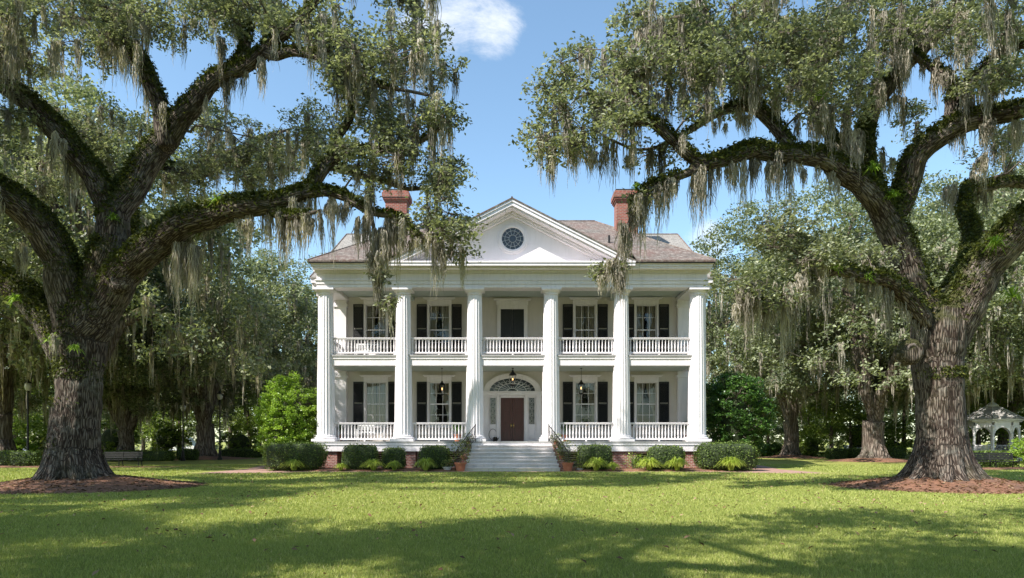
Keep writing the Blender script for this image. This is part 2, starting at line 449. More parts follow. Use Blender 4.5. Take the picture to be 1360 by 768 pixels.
m = N('terracotta'); v = m.pos(); f = m.noise(7, 5, 0.6, v)
m.bsdf(m.ramp(f, [(0.3, (0.33, 0.11, 0.06)), (0.7, (0.46, 0.18, 0.10))]), 0.8, f, 0.2, 0.01)
m = N('glazed_stone'); v = m.pos(); f = m.noise(9, 5, 0.6, v)
m.bsdf(m.ramp(f, [(0.3, (0.36, 0.36, 0.37)), (0.7, (0.52, 0.52, 0.50))]), 0.7, f, 0.3, 0.01)
m = N('bench_wood'); v = m.pos((1, 12, 12)); f = m.noise(3, 5, 0.6, v)
m.bsdf(m.ramp(f, [(0.3, (0.010, 0.0095, 0.009)), (0.7, (0.024, 0.022, 0.02))]), 0.7, f, 0.3, 0.01)
m = N('car_white'); m.bsdf((0.72, 0.74, 0.78), 0.25)
m = N('car_blue'); m.bsdf((0.35, 0.40, 0.55), 0.25)
m = N('car_red'); m.bsdf((0.30, 0.03, 0.04), 0.25)
m = N('car_glass'); m.bsdf((0.02, 0.025, 0.03), 0.08)
m = N('tyre_rubber'); m.bsdf((0.02, 0.02, 0.02), 0.8)
m = N('lamp_globe_glass'); m.bsdf((0.45, 0.44, 0.40), 0.3)
m = N('furniture_white'); m.bsdf((0.78, 0.78, 0.78), 0.45)
M = MATS

# ------------------------------------------------------------------ leaves, moss, twigs (numpy)
def rand_unit(n):
    v = RNG.normal(size=(n, 3)); return v / np.linalg.norm(v, axis=1, keepdims=True)

def leaf_quads(c, size, up_bias=0.5, width=0.46, jitter=0.35):
    """c: (n,3) leaf centres -> (n*4,3) diamond leaves"""
    n = len(c)
    nrm = rand_unit(n); nrm[:, 2] = np.abs(nrm[:, 2]) * 0.9 + up_bias
    nrm /= np.linalg.norm(nrm, axis=1, keepdims=True)
    a = np.cross(nrm, rand_unit(n)); a /= np.linalg.norm(a, axis=1, keepdims=True) + 1e-9
    b = np.cross(nrm, a)
    L = (size * (1 + jitter * RNG.uniform(-1, 1, n)))[:, None]
    W = L * width
    fold = nrm * L * 0.12
    out = np.empty((n, 4, 3))
    out[:, 0] = c - a * L * 0.5
    out[:, 1] = c + b * W * 0.5 + fold - a * L * 0.05
    out[:, 2] = c + a * L * 0.5
    out[:, 3] = c - b * W * 0.5 + fold - a * L * 0.05
    return out.reshape(-1, 3)

def clump_leaves(centres, radii, per, flat=0.6, spray=(10, 16), spray_r=0.20):
    """leaf centres grouped into sprays inside each clump; returns centres, per-leaf rnd, spray centres"""
    cs = []; rn = []; sprs = []
    for c, r in zip(centres, radii):
        ns = int(RNG.integers(spray[0], spray[1] + 1))
        sp = rand_unit(ns) * (RNG.uniform(0.35, 1.0, ns) ** 0.6)[:, None] * r
        sp[:, 2] *= flat
        sp += c
        sprs.append((c, sp))
        k = max(2, int(per * (r ** 1.5) / ns))
        base = RNG.uniform(-0.10, 0.10)
        for s in sp:
            q = np.clip(RNG.normal(size=(k, 3)), -1.7, 1.7) * spray_r * (0.55 + 0.45 * r) * np.array([1, 1, 0.55]) * RNG.uniform(0.6, 1.15)
            cs.append(q + s); rn.append(np.clip(RNG.beta(2.2, 2.4, k) + base + RNG.uniform(-0.10, 0.10), 0, 0.96))
    return np.concatenate(cs), np.concatenate(rn), sprs

def moss_quads(pts, lens, rads, strands=22, width=0.030, seg=8):
    """hanging bundles of ragged ribbons"""
    out = []; rn = []
    for p, L, r in zip(pts, lens, rads):
        k = max(4, int(strands * (0.6 + r * 2.2)))
        rr = np.sqrt(RNG.uniform(0, 1, k)) * r; an = RNG.uniform(0, 2 * pi, k)
        ln = L * (1 - 0.55 * rr / r) * RNG.uniform(0.5, 1.0, k)
        t = np.linspace(0, 1, seg + 1)
        x = np.empty((k, seg + 1, 3))
        pull = (0.7 + 1.3 * t[None, :]) * (1 - t[None, :]) ** 0.8 + 0.12
        wob = np.cumsum(RNG.normal(0, 0.017, (k, seg + 1, 2)), axis=1) * np.sqrt(L)
        x[:, :, 0] = p[0] + (rr * np.cos(an))[:, None] * pull + wob[:, :, 0]
        x[:, :, 1] = p[1] + (rr * np.sin(an))[:, None] * pull + wob[:, :, 1]
        x[:, :, 2] = p[2] + RNG.uniform(-0.05, 0.08, k)[:, None] - ln[:, None] * t[None, :]
        wd = width * RNG.uniform(0.45, 1.6, (k, seg + 1)) * (1.0 - 0.85 * t[None, :] ** 1.5)
        da = RNG.uniform(0, pi, k)
        d = np.stack([np.cos(da), np.sin(da), np.zeros(k)], 1)[:, None, :] * wd[:, :, None]
        a = x - d; b = x + d
        q = np.stack([a[:, :-1], b[:, :-1], b[:, 1:], a[:, 1:]], axis=2)
        out.append(q.reshape(-1, 3))
        base = RNG.uniform(0.1, 0.75)
        rn.append(np.clip(base + RNG.normal(0, 0.16, (k, seg)), 0, 1).ravel())
    return np.concatenate(out), np.concatenate(rn)

def catmull(ctrl, step):
    """ctrl: list of (Vector, r); returns resampled points and radii"""
    P = [c[0] for c in ctrl]; R = [c[1] for c in ctrl]
    P = [P[0] * 2 - P[1]] + P + [P[-1] * 2 - P[-2]]
    pts = []; rad = []
    for i in range(1, len(P) - 2):
        L = (P[i + 1] - P[i]).length; n = max(2, int(L / step))
        for k in range(n):
            t = k / n
            a, b, c, d = P[i - 1], P[i], P[i + 1], P[i + 2]
            pts.append(0.5 * ((2 * b) + (c - a) * t + (2 * a - 5 * b + 4 * c - d) * t * t + (3 * b - a - 3 * c + d) * t ** 3))
            rad.append(R[i - 1] * (1 - t) + R[i] * t)
    pts.append(P[-2]); rad.append(R[-1])
    return pts, rad

def grow_network(seeds, targets, mb, twig_n=5, rmax=0.10, step=0.45):
    """join every clump centre to the nearest wood already there, with a bending branch"""
    pos = np.array([p for p, r in seeds]); rad = np.array([r for p, r in seeds])
    todo = np.array(targets)
    d0 = np.array([np.min(np.linalg.norm(pos - t, axis=1)) for t in todo])
    ends = []
    for i in np.argsort(d0):
        t = todo[i]
        dv = t - pos; d = np.linalg.norm(dv, axis=1)
        cost = d + np.where(dv[:, 2] < -0.3, 0.9 * np.abs(dv[:, 2]), 0) + np.where(rad < 0.02, 1.0, 0)
        j = int(np.argmin(cost)); a = Vector(pos[j]); b = Vector(t); L = (b - a).length
        if L < 0.15: continue
        r0 = min(rad[j] * 0.75, 0.022 + 0.014 * L, rmax); r0 = max(r0, 0.014)
        k = max(3, int(L / step) + 1)
        side = Vector((random.gauss(0, 1), random.gauss(0, 1), 0)) * 0.10 * L
        pts = []; rr = []
        for q in range(k + 1):
            u = q / k
            p = a.lerp(b, u) + Vector((0, 0, 1)) * (0.16 * L * sin(pi * u)) + side * sin(pi * u)
            if 0 < q < k: p += Vector((random.gauss(0, 1), random.gauss(0, 1), random.gauss(0, 1))) * 0.05 * min(L, 2)
            pts.append(p); rr.append(r0 * (1 - u) + 0.012 * u)
        mb.tube(pts, rr, twig_n)
        pos = np.vstack([pos, np.array([tuple(p) for p in pts[1:]])]); rad = np.append(rad, rr[1:])
        ends.append((pts, rr))
    return ends

def twigs_for(sprs, mb, r=0.010, frac=1.0):
    for c, sp in sprs:
        c = Vector(c)
        for s in sp:
            if random.random() > frac: continue
            s = Vector(s); mid = c.lerp(s, 0.5) + Vector((random.gauss(0, .06), random.gauss(0, .06), random.gauss(0.05, .05)))
            mb.tube([c, mid, s], [r * 1.3, r, r * 0.5], 3, cap=False)

# ------------------------------------------------------------------ ground
def sheet(name, poly, z, mat, label=None):
    mb = MB(); mb.add([(x, y, z) for x, y in poly], [tuple(range(len(poly)))])
    o = mb.build(name, mat); tag(o, kind='structure')
    if label: o['label'] = label
    return o

lawn = sheet('lawn', [(-900, -300), (900, -300), (900, 1500), (-900, 1500)], 0.0, M['lawn_soil'], 'mown green lawn in front of the white mansion')
# brick walk along the foot of the house, flaring at both ends
walk_poly = [(PX(255, 33.2), 33.0), (PX(300, 34), 33.3), (PX(352, 34.6), 34.2), (-10.6, 35.15), (10.6, 35.15), (PX(1010, 34.6), 34.2), (PX(1055, 34), 33.3), (PX(1105, 33.2), 33.0),
             (PX(1085, 34.8), 34.8), (PX(1040, 38), 38.5), (16.2, 44), (16.0, 60), (14.2, 60), (14.4, 44), (13.4, 37.2), (11.0, 35.9),
             (-11.0, 35.9), (-13.4, 37.2), (-14.4, 44), (-14.2, 60), (-16.0, 60), (-16.2, 44), (PX(320, 38), 38.5), (PX(275, 34.8), 34.8)]
walk = sheet('path', walk_poly, 0.008, M['walk_brick'], 'pinkish brick walk along the foot of the mansion')

def mound(name, cx, cy, rx, ry, h, label, kind='structure', mat='bark_mulch', nr=14, na=72, seed=0, chips=0):
    """low mulch mound with an uneven edge"""
    vs = [(cx, cy, h)]; fs = []
    for i in range(1, nr + 1):
        t = i / nr
        for k in range(na):
            a = 2 * pi * k / na
            w = 1 + 0.07 * mnoise.noise(Vector((cos(a) * 2 + seed, sin(a) * 2, seed))) + 0.03 * mnoise.noise(Vector((cos(a) * 9 + seed, sin(a) * 9, seed)))
            x = cx + rx * t * cos(a) * w; y = cy + ry * t * sin(a) * w
            z = h * (cos(pi * t) * 0.5 + 0.5) ** 0.8 + 0.02 + 0.035 * mnoise.noise(Vector((x * 2.3, y * 2.3, seed))) * (1 - t ** 4)
            if i == nr: z = -0.03
            vs.append((x, y, z))
    for k in range(na): fs.append((0, 1 + k, 1 + (k + 1) % na))
    for i in range(nr - 1):
        for k in range(na):
            a = 1 + i * na + k; b = 1 + i * na + (k + 1) % na
            fs.append((a, a + na, b + na, b))
    mb = MB(); mb.add(vs, fs)
    o = mb.build(name, M[mat], smooth=True); tag(o, label, kind=kind)
    if chips:
        t = np.sqrt(RNG.uniform(0, 1.06, chips)); an = RNG.uniform(0, 2 * pi, chips)
        x = cx + rx * t * np.cos(an); y = cy + ry * t * np.sin(an)
        z = h * (np.cos(pi * np.clip(t, 0, 1)) * 0.5 + 0.5) ** 0.8 + 0.03
        v = leaf_quads(np.stack([x, y, z], 1), 0.13, 1.6, 0.3, 0.6)
        c = np_mesh('mulch_litter', v, 4, M['dry_leaf'], None, RNG.uniform(0, 1, chips))
        tag(c, 'loose bark chips and dry leaves on the ' + label.split(' under ')[-1] + ' mulch', 'leaf litter', kind='stuff')
    return o

LT = (PX(97, 23.6), 23.6); RT = (PX(1251, 23.6), 23.6)
mound('mulch_bed', LT[0] + 0.2, LT[1] + 0.2, 4.1, 3.5, 0.42, 'ring of red brown bark mulch under the left foreground oak', seed=1.3, chips=2600)
mound('mulch_bed', RT[0] + 0.2, RT[1] + 0.2, 3.9, 3.4, 0.42, 'ring of red brown bark mulch under the right foreground oak', seed=4.1, chips=2600)
# planting beds at the foot of the house
for sx, lab in ((-1, 'narrow mulch bed left of the front steps'), (1, 'narrow mulch bed right of the front steps')):
    mb = MB(); n = 40
    vs = []; fs = []
    for i in range(n + 1):
        x = 2.75 + (12.6 - 2.75) * i / n
        yf = 35.95 - 0.15 * sin(i * 0.5) + (0.9 * max(0, (x - 11.0)) / 1.6) * 0.4
        for j, (yy, z) in enumerate(((yf, -0.02), (yf + 0.15, 0.07), (yf + 0.9, 0.10), (39.4, 0.10))):
            vs.append((sx * x, yy, z + 0.02 * mnoise.noise(Vector((x * 3, yy * 3, 0)))))
    for i in range(n):
        for j in range(3):
            a = i * 4 + j; f = (a, a + 4, a + 5, a + 1)
            fs.append(f if sx > 0 else tuple(reversed(f)))
    mb.add(vs, fs); tag(mb.build('planting_bed', M['bark_mulch'], smooth=True), lab, kind='structure')

# ================================================================== the mansion
house = empty('mansion', (0, 46, 0))
tag(house, 'white two storey mansion with six fluted columns, pediment and red brick chimneys', 'mansion')
class HB(MB):
    """mesh builder in world coordinates for children of the house"""
    def build(s, name, mat, parent=house, smooth=False, bevel=0):
        if parent is house:
            off = (0, 46, 0)
        else:
            off = (0, 46, 0)
        s.v = [(x - off[0], y - off[1], z - off[2]) for x, y, z in s.v]
        return MB.build(s, name, mat, parent, smooth, bevel)

YC, YF, YE, YW = 39.0, 38.5, 37.85, 42.3
ZP = 1.58                       # porch floor
Z1C, Z2F = 5.92, 6.50           # lower ceiling / upper floor
ZAB = 10.26                     # underside of the entablature
ZEAVE = 11.57
COLX = [-10.62, -6.20, -2.13, 2.22, 6.24, 10.56]
XW = 11.94                      # half width of the house body
XP = 11.1                       # half width of the porch

# ---- body walls with real openings
def wall_with_openings(mb, x0, x1, z0, z1, y, ops, depth=0.22):
    xs = sorted({x0, x1} | {o[0] for o in ops} | {o[1] for o in ops})
    zs = sorted({z0, z1} | {o[2] for o in ops} | {o[3] for o in ops})
    for i in range(len(xs) - 1):
        for j in range(len(zs) - 1):
            cx = (xs[i] + xs[i + 1]) / 2; cz = (zs[j] + zs[j + 1]) / 2
            if any(o[0] < cx < o[1] and o[2] < cz < o[3] for o in ops): continue
            mb.add([(xs[i], y, zs[j]), (xs[i + 1], y, zs[j]), (xs[i + 1], y, zs[j + 1]), (xs[i], y, zs[j + 1])], [(0, 1, 2, 3)])
    for a, b, c, d in ops:
        mb.add([(a, y, c), (b, y, c), (b, y, d), (a, y, d), (a, y + depth, c), (b, y + depth, c), (b, y + depth, d), (a, y + depth, d)],
               [(0, 4, 5, 1), (1, 5, 6, 2), (2, 6, 7, 3), (3, 7, 4, 0)])

WX = [-8.42, -4.50, 4.53, 8.32]
WW = 1.26
LZ = (2.55, 5.24); UZ = (6.95, 10.03)
ops = [(x - WW / 2, x + WW / 2, *LZ) for x in WX] + [(x - WW / 2, x + WW / 2, *UZ) for x in WX]
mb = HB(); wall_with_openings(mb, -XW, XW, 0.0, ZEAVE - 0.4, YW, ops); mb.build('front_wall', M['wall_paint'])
mb = HB()
for s in (-1, 1):
    mb.add([(s * XW, YW, 0), (s * XW, 56, 0), (s * XW, 56, ZEAVE - 0.4), (s * XW, YW, ZEAVE - 0.4)], [(0, 1, 2, 3) if s > 0 else (3, 2, 1, 0)])
mb.add([(-XW, 56, 0), (XW, 56, 0), (XW, 56, ZEAVE - 0.4), (-XW, 56, ZEAVE - 0.4)], [(3, 2, 1, 0)])
mb.build('side_wall', M['board_paint'])
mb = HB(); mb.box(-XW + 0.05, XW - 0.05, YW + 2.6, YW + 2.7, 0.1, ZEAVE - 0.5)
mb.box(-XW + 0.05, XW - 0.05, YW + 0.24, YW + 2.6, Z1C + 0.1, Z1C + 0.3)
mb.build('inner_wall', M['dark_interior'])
# corner pilasters and the antae that end the porch
for s in (-1, 1):
    mb = HB()
    mb.box(s * (XW + 0.06), s * (XW - 0.62), YW - 0.06, YW + 0.6, 0.0, 10.9)
    mb.box(s * (XW + 0.14), s * (XW - 0.70), YW - 0.13, YW + 0.68, 10.55, 10.75)
    mb.build('corner_pilaster', M['white_paint'], bevel=0.01); mb = HB()
    mb.box(s * 10.95, s * 10.2, YW - 0.30, YW - 0.001, ZP, Z1C)
    mb.box(s * 11.02, s * 10.13, YW - 0.37, YW - 0.001, Z1C - 0.42, Z1C - 0.25)
    mb.box(s * 11.02, s * 10.13, YW - 0.37, YW - 0.001, ZP, ZP + 0.28)
    mb.box(s * 10.95, s * 10.2, YW - 0.30, YW - 0.001, Z2F, ZAB)
    mb.box(s * 11.02, s * 10.13, YW - 0.37, YW - 0.001, ZAB - 0.42, ZAB - 0.22)
    mb.build('pilaster', M['white_paint'], bevel=0.01)
mb = HB()
mb.box(-XW - 0.3, XW + 0.3, 41.85, YW - 0.005, 10.9, 11.25)
for s in (-1, 1): mb.box(s * (XW + 0.30), s * (XW + 0.005), YW, 56.2, 10.9, 11.25)
for s in (-1, 1): mb.box(s * 11.0, s * (XW + 0.34), 41.66, 56.3, 11.255, ZEAVE - 0.02)
mb.build('rear_cornice', M['white_paint'], bevel=0.01)

# ---- foundation, porch floor, beams, ceilings
for i, x in enumerate(COLX):
    mb = HB(); w = 0.78
    mb.box(x - w, x + w, 38.42, 39.5, -0.1, 1.02); mb.build('brick_pier', M['pier_brick'])
mb = HB(); mb.box(-XP + 0.1, XP - 0.1, 39.2, 39.4, -0.1, 1.02)
for s in (-1, 1): mb.box(s * (XP - 0.1), s * (XP - 0.3), 39.4, YW, -0.1, 1.02)
mb.build('foundation_wall', M['pier_brick'])
for xa, xb in zip(COLX[:-1], COLX[1:]):
    if abs((xa + xb) / 2) < 1: continue
    for q in (0.30, 0.70):
        x = xa + (xb - xa) * q
        mb = HB(); mb.box(x - 0.48, x + 0.48, 39.12, 39.19, 0.10, 0.98); f = mb.build('basement_vent', M['white_paint'])
        mb = HB(); mb.box(x - 0.38, x + 0.38, 39.10, 39.117, 0.2, 0.86); mb.build('vent_opening', M['dark_interior'], f)
        mb = HB()
        for k in range(5): mb.box(x - 0.38, x + 0.38, 39.06, 39.095, 0.27 + 0.12 * k, 0.31 + 0.12 * k)
        mb.build('vent_slat', M['white_paint'], f)
mb = HB()
mb.box(-XP, XP, 38.25, YW - 0.002, 1.50, ZP)
mb.build('porch_floor', M['porch_floor_paint'])
mb = HB(); mb.box(-XP + 0.06, XP - 0.06, 38.31, 38.39, 1.03, 1.497)
for s in (-1, 1): mb.box(s * (XP - 0.06), s * (XP - 0.14), 38.395, YW - 0.01, 1.03, 1.497)
mb.box(-XP + 0.02, XP - 0.02, 38.27, 38.308, 1.38, 1.496)
mb.build('porch_skirt', M['white_paint'])
# upper gallery
mb = HB(); mb.box(-10.85, 10.85, 38.72, YW - 0.003, Z2F - 0.10, Z2F); mb.build('gallery_floor', M['porch_floor_paint'])
mb = HB()
mb.box(-10.75, 10.75, 38.80, 39.12, Z1C - 0.03, Z2F - 0.103)
mb.box(-10.80, 10.80, 38.76, 38.798, Z2F - 0.24, Z2F - 0.105)
for s in (-1, 1): mb.box(s * 10.75, s * 10.45, 39.125, YW - 0.004, Z1C - 0.03, Z2F - 0.103)
mb.build('gallery_beam', M['white_paint'], bevel=0.008)
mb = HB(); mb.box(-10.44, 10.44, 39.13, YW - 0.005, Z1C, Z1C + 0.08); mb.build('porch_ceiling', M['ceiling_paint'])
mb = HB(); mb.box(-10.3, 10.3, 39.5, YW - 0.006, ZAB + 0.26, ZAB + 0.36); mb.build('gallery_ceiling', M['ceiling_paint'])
for x in COLX[1:-1]:
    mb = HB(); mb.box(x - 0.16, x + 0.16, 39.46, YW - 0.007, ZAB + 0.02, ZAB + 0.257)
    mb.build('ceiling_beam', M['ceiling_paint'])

# ---- entablature
mb = HB()
def ring(y0, xo, z0, z1, th=0.9):
    mb.box(-xo, xo, y0, y0 + th, z0, z1)
    for s in (-1, 1): mb.box(s * xo, s * (xo - th), y0 + th + 0.001, YW - 0.008, z0, z1)
ring(38.50, 11.02, ZAB, 10.44)
ring(38.46, 11.06, 10.442, 10.63)
ring(38.41, 11.11, 10.632, 10.71, 0.6)
ring(38.50, 11.02, 10.712, 11.06)
ring(38.44, 11.08, 11.062, 11.12, 0.6)
ring(38.36, 11.16, 11.122, 11.20, 0.6)
mb.build('entablature', M['white_paint'], bevel=0.012)
mb = HB()
def ring2(y0, xo, z0, z1):
    mb.box(-xo, xo, y0, 39.6, z0, z1)
    for s in (-1, 1): mb.box(s * xo, s * (xo - 0.9), 39.601, 41.64, z0, z1)
ring2(37.98, 11.10 + 0.02, 11.202, 11.30)
ring2(37.93, 11.15, 11.302, 11.45)
ring2(37.87, 11.21, 11.452, 11.54)
mb.build('cornice', M['white_paint'], bevel=0.012)
mb = HB()
mb.box(-11.27, 11.27, 37.80, 37.868, 11.47, 11.56)
for s in (-1, 1): mb.box(s * 11.27, s * 11.212, 37.87, 41.6, 11.47, 11.56)
mb.build('gutter', M['dark_metal'])

# ---- columns
def fl(a, z):
    k = (a * 20 / (2 * pi)) % 1.0
    return 1 - 0.07 * (sin(pi * k) ** 0.7)
for x in COLX:
    zb, zt = ZP + 0.36, ZAB - 0.36
    mb = HB(); prof = []
    for i in range(9):
        t = i / 8; r = 0.505 - 0.105 * t ** 1.5
        prof.append((r, zb + (zt - zb) * t))
    mb.lathe(x, YC, prof, 120, fl)
    c = mb.build('column', M['white_column_paint'], smooth=False)
    mb = HB(); mb.box(x - 0.66, x + 0.66, YC - 0.66, YC + 0.66, ZP + 0.001, ZP + 0.14)
    mb.lathe(x, YC, [(0.60, ZP + 0.14), (0.645, ZP + 0.17), (0.65, ZP + 0.21), (0.61, ZP + 0.25), (0.56, ZP + 0.262), (0.555, ZP + 0.30), (0.575, ZP + 0.33), (0.53, ZP + 0.362)], 40)
    mb.build('column_base', M['white_column_paint'], c, bevel=0.008)
    mb = HB(); mb.lathe(x, YC, [(0.40, zt), (0.435, zt + 0.02), (0.435, zt + 0.05), (0.405, zt + 0.06), (0.405, zt + 0.13), (0.44, zt + 0.15), (0.52, zt + 0.215), (0.545, zt + 0.24)], 40)
    mb.box(x - 0.56, x + 0.56, YC - 0.56, YC + 0.56, zt + 0.241, ZAB - 0.001)
    mb.build('capital', M['white_column_paint'], c, bevel=0.008)

# ---- balustrades
def balustrade(xa, xb, y, z0, z1):
    mb = HB(); n = max(3, int(round((xb - xa) / 0.185)))
    for k in range(n):
        x = xa + (xb - xa) * (k + 0.5) / n; h0 = z0 + 0.17; h1 = z1 - 0.10; h = h1 - h0
        mb.lathe(x, y, [(0.042, h0), (0.042, h0 + .08 * h), (0.026, h0 + .12 * h), (0.044, h0 + .34 * h), (0.036, h0 + .5 * h), (0.022, h0 + .8 * h), (0.036, h0 + .88 * h), (0.036, h1)], 8)
    b = mb.build('balustrade', M['white_paint'])
    mb = HB(); mb.box(xa, xb, y - 0.075, y + 0.075, z1 - 0.10, z1 - 0.03); mb.box(xa, xb, y - 0.095, y + 0.095, z1 - 0.028, z1)
    mb.build('handrail', M['white_paint'], b, bevel=0.01)
    mb = HB(); mb.box(xa, xb, y - 0.06, y + 0.06, z0 + 0.09, z0 + 0.169)
    for q in (0.02, 0.5, 0.98):
        x = xa + (xb - xa) * q; mb.box(x - 0.05, x + 0.05, y - 0.05, y + 0.05, z0 + 0.001, z0 + 0.089)
    mb.build('bottom_rail', M['white_paint'], b, bevel=0.008)
for i in range(5):
    xa, xb = COLX[i] + 0.44, COLX[i + 1] - 0.44
    if i != 2: balustrade(xa, xb, YC, ZP, 2.66)
    balustrade(xa, xb, YC - 0.02, Z2F, 7.50)
# rails along the two porch ends
for s in (-1, 1):
    for z0, z1 in ((ZP, 2.66), (Z2F, 7.50)):
        mb = HB(); x = s * 10.58; n = 14
        for k in range(n):
            y = 39.6 + (YW - 0.4 - 39.6) * (k + 0.5) / n
            mb.lathe(x, y, [(0.042, z0 + .17), (0.026, z0 + .27), (0.044, z0 + .45), (0.022, z1 - .25), (0.036, z1 - .1)], 6)
        mb.box(x - 0.08, x + 0.08, 39.45, YW - 0.31, z1 - 0.1, z1); mb.box(x - 0.06, x + 0.06, 39.45, YW - 0.31, z0 + 0.09, z0 + 0.169)
        mb.build('side_balustrade', M['white_paint'])

# ---- windows
def window(x, z0, z1, style):
    w = WW; a, b = x - w / 2, x + w / 2; h = z1 - z0
    mb = HB()
    mb.box(a - 0.13, a, YW - 0.06, YW + 0.10, z0 - 0.02, z1 + 0.13); mb.box(b, b + 0.13, YW - 0.06, YW + 0.10, z0 - 0.02, z1 + 0.13)
    mb.box(a, b, YW - 0.06, YW + 0.10, z1, z1 + 0.13)
    win = mb.build('window', M['white_paint'], bevel=0.006)
    mb = HB(); mb.box(a - 0.20, b + 0.20, YW - 0.16, YW + 0.1, z0 - 0.12, z0 - 0.021); mb.build('sill', M['white_paint'], win, bevel=0.006)
    mb = HB(); zt = z1 + 0.132
    mb.box(a - 0.13, b + 0.13, YW - 0.07, YW - 0.002, zt, zt + 0.20)
    mb.box(a - 0.30, b + 0.30, YW - 0.17, YW - 0.001, zt + 0.202, zt + 0.26)
    mb.box(a - 0.36, b + 0.36, YW - 0.22, YW - 0.001, zt + 0.262, zt + 0.31)
    mb.build('lintel', M['white_paint'], win, bevel=0.006)
    mb = HB(); y0, y1 = YW + 0.055, YW + 0.10
    f = 0.055
    mb.box(a, a + f, y0, y1, z0, z1); mb.box(b - f, b, y0, y1, z0, z1)
    mb.box(a + f, b - f, y0, y1, z0, z0 + f * 1.3); mb.box(a + f, b - f, y0, y1, z1 - f, z1)
    mb.box(a + f, b - f, y0 - 0.012, y1, z0 + h / 2 - 0.035, z0 + h / 2 + 0.035)
    for k in (1, 2):
        xx = a + w * k / 3
        mb.box(xx - 0.014, xx + 0.014, y0 + 0.008, y1 - 0.004, z0 + f, z1 - f)
    for half in (0, 1):
        for k in (1,) if style != 'tall' else (1, 2):
            n = 2 if style != 'tall' else 3
            zz = z0 + half * h / 2 + (h / 2) * k / n
            mb.box(a + f, b - f, y0 + 0.010, y1 - 0.006, zz - 0.014, zz + 0.014)
    mb.build('sash', M['white_paint'], win)
    mb = HB(); mb.add([(a, YW + 0.08, z0), (b, YW + 0.08, z0), (b, YW + 0.08, z1), (a, YW + 0.08, z1)], [(0, 1, 2, 3)])
    mb.build('pane', M['window_glass'], win)
    # curtains: two cloths hanging in folds, tied back or drawn
    for s in (-1, 1):
        mb = HB(); nu, nv = 26, 16; vs = []; fs = []
        for j in range(nv + 1):
            t = j / nv; z = z1 - 0.02 - (h - 0.06) * t
            if style == 'drawn': inner = 0.03
            elif style == 'sheer': inner = 0.06 + 0.10 * t
            else:
                tie = math.exp(-((t - 0.72) / 0.28) ** 2)
                inner = 0.015 + 0.36 * w * min(1, t / 0.74) ** 1.3
                if t > 0.74: inner = 0.015 + 0.36 * w - 0.10 * (t - 0.74)
            for i in range(nu + 1):
                u = i / nu
                xx = (x + s * (inner + (w / 2 - 0.0 - inner) * u))
                vs.append((xx, YW + 0.22 + 0.035 * sin(u * 30 + j * 0.08 + x) * (0.5 + 0.5 * (1 - inner)), z))
        for j in range(nv):
            for i in range(nu):
                q = j * (nu + 1) + i; fs.append((q, q + 1, q + nu + 2, q + nu + 1))
        mb.add(vs, fs); mb.build('curtain', M['curtain_cloth'], win, smooth=True)

styles_l = ['drawn', 'tied', 'tied', 'tied']; styles_u = ['sheer', 'tied', 'drawn', 'sheer']
for x, st in zip(WX, styles_l): window(x, *LZ, st)
for x, st in zip(WX, styles_u): window(x, *UZ, st)

# ---- shutters, slatted
def shutter(x0, x1, z0, z1):
    mb = HB(); y0, y1 = YW - 0.10, YW - 0.045; f = 0.06
    mb.box(x0, x0 + f, y0, y1, z0, z1); mb.box(x1 - f, x1, y0, y1, z0, z1)
    for zz in (z0, (z0 + z1) / 2 - f, z1 - f * 1.4): mb.box(x0 + f, x1 - f, y0, y1, zz, zz + f * 1.4)
    o = mb.build('shutter', M['shutter_paint'])
    mb = HB(); z = z0 + 0.10
    while z < z1 - 0.12:
        if abs(z - (z0 + z1) / 2) > 0.07:
            mb.add([(x0 + f, y0 + 0.008, z), (x1 - f, y0 + 0.008, z), (x1 - f, y0 + 0.045, z + 0.045), (x0 + f, y0 + 0.045, z + 0.045),
                    (x0 + f, y0 + 0.008, z + 0.008), (x1 - f, y0 + 0.008, z + 0.008), (x1 - f, y0 + 0.045, z + 0.053), (x0 + f, y0 + 0.045, z + 0.053)],
                   [(0, 1, 5, 4), (1, 2, 6, 5), (2, 3, 7, 6), (3, 0, 4, 7), (4, 5, 6, 7), (0, 3, 2, 1)])
        z += 0.052
    mb.build('louvre', M['shutter_paint'], o)
for x in WX:
    for z0, z1 in (LZ, UZ):
        for s in (-1, 1):
            a = x + s * (WW / 2 + 0.14); b = a + s * 0.62
            shutter(min(a, b), max(a, b), z0 - 0.02, z1 + 0.03)

# ---- front door with side lights and fan light
def panelled(mb, x0, x1, y, rows, zz):
    pass
DW = 0.72
mb = HB()
y = YW - 0.16
XD = 0.02
for s in (-1, 1):
    a = XD + s * 1.78; b = XD + s * 1.50                            # outer pilasters
    mb.box(a, b, YW - 0.20, YW - 0.002, ZP, 4.42)
    mb.box(XD + s * 1.84, XD + s * 1.46, YW - 0.23, YW - 0.002, ZP + 0.001, ZP + 0.22)
    mb.box(XD + s * 1.50, XD + s * 1.42, YW - 0.14, YW - 0.002, ZP, 4.42)
    mb.box(XD + s * 0.98, XD + s * (DW + 0.06), YW - 0.18, YW - 0.002, ZP, 4.42)
    mb.box(XD + s * 1.42, XD + s * 0.98, YW - 0.14, YW - 0.002, ZP, 2.62)
    mb.box(XD + s * 1.36, XD + s * 1.04, YW - 0.165, YW - 0.1405, ZP + 0.18, 2.46)
    mb.box(XD + s * 1.42, XD + s * 0.98, YW - 0.14, YW - 0.002, 4.30, 4.42)
    mb.box(XD + s * (DW + 0.06), XD + s * DW, YW - 0.10, YW - 0.002, ZP, 4.36)
mb.box(XD - DW, XD + DW, YW - 0.10, YW - 0.002, 4.28, 4.42)
mb.box(XD - 1.84, XD + 1.84, YW - 0.24, YW - 0.002, 4.421, 4.60)
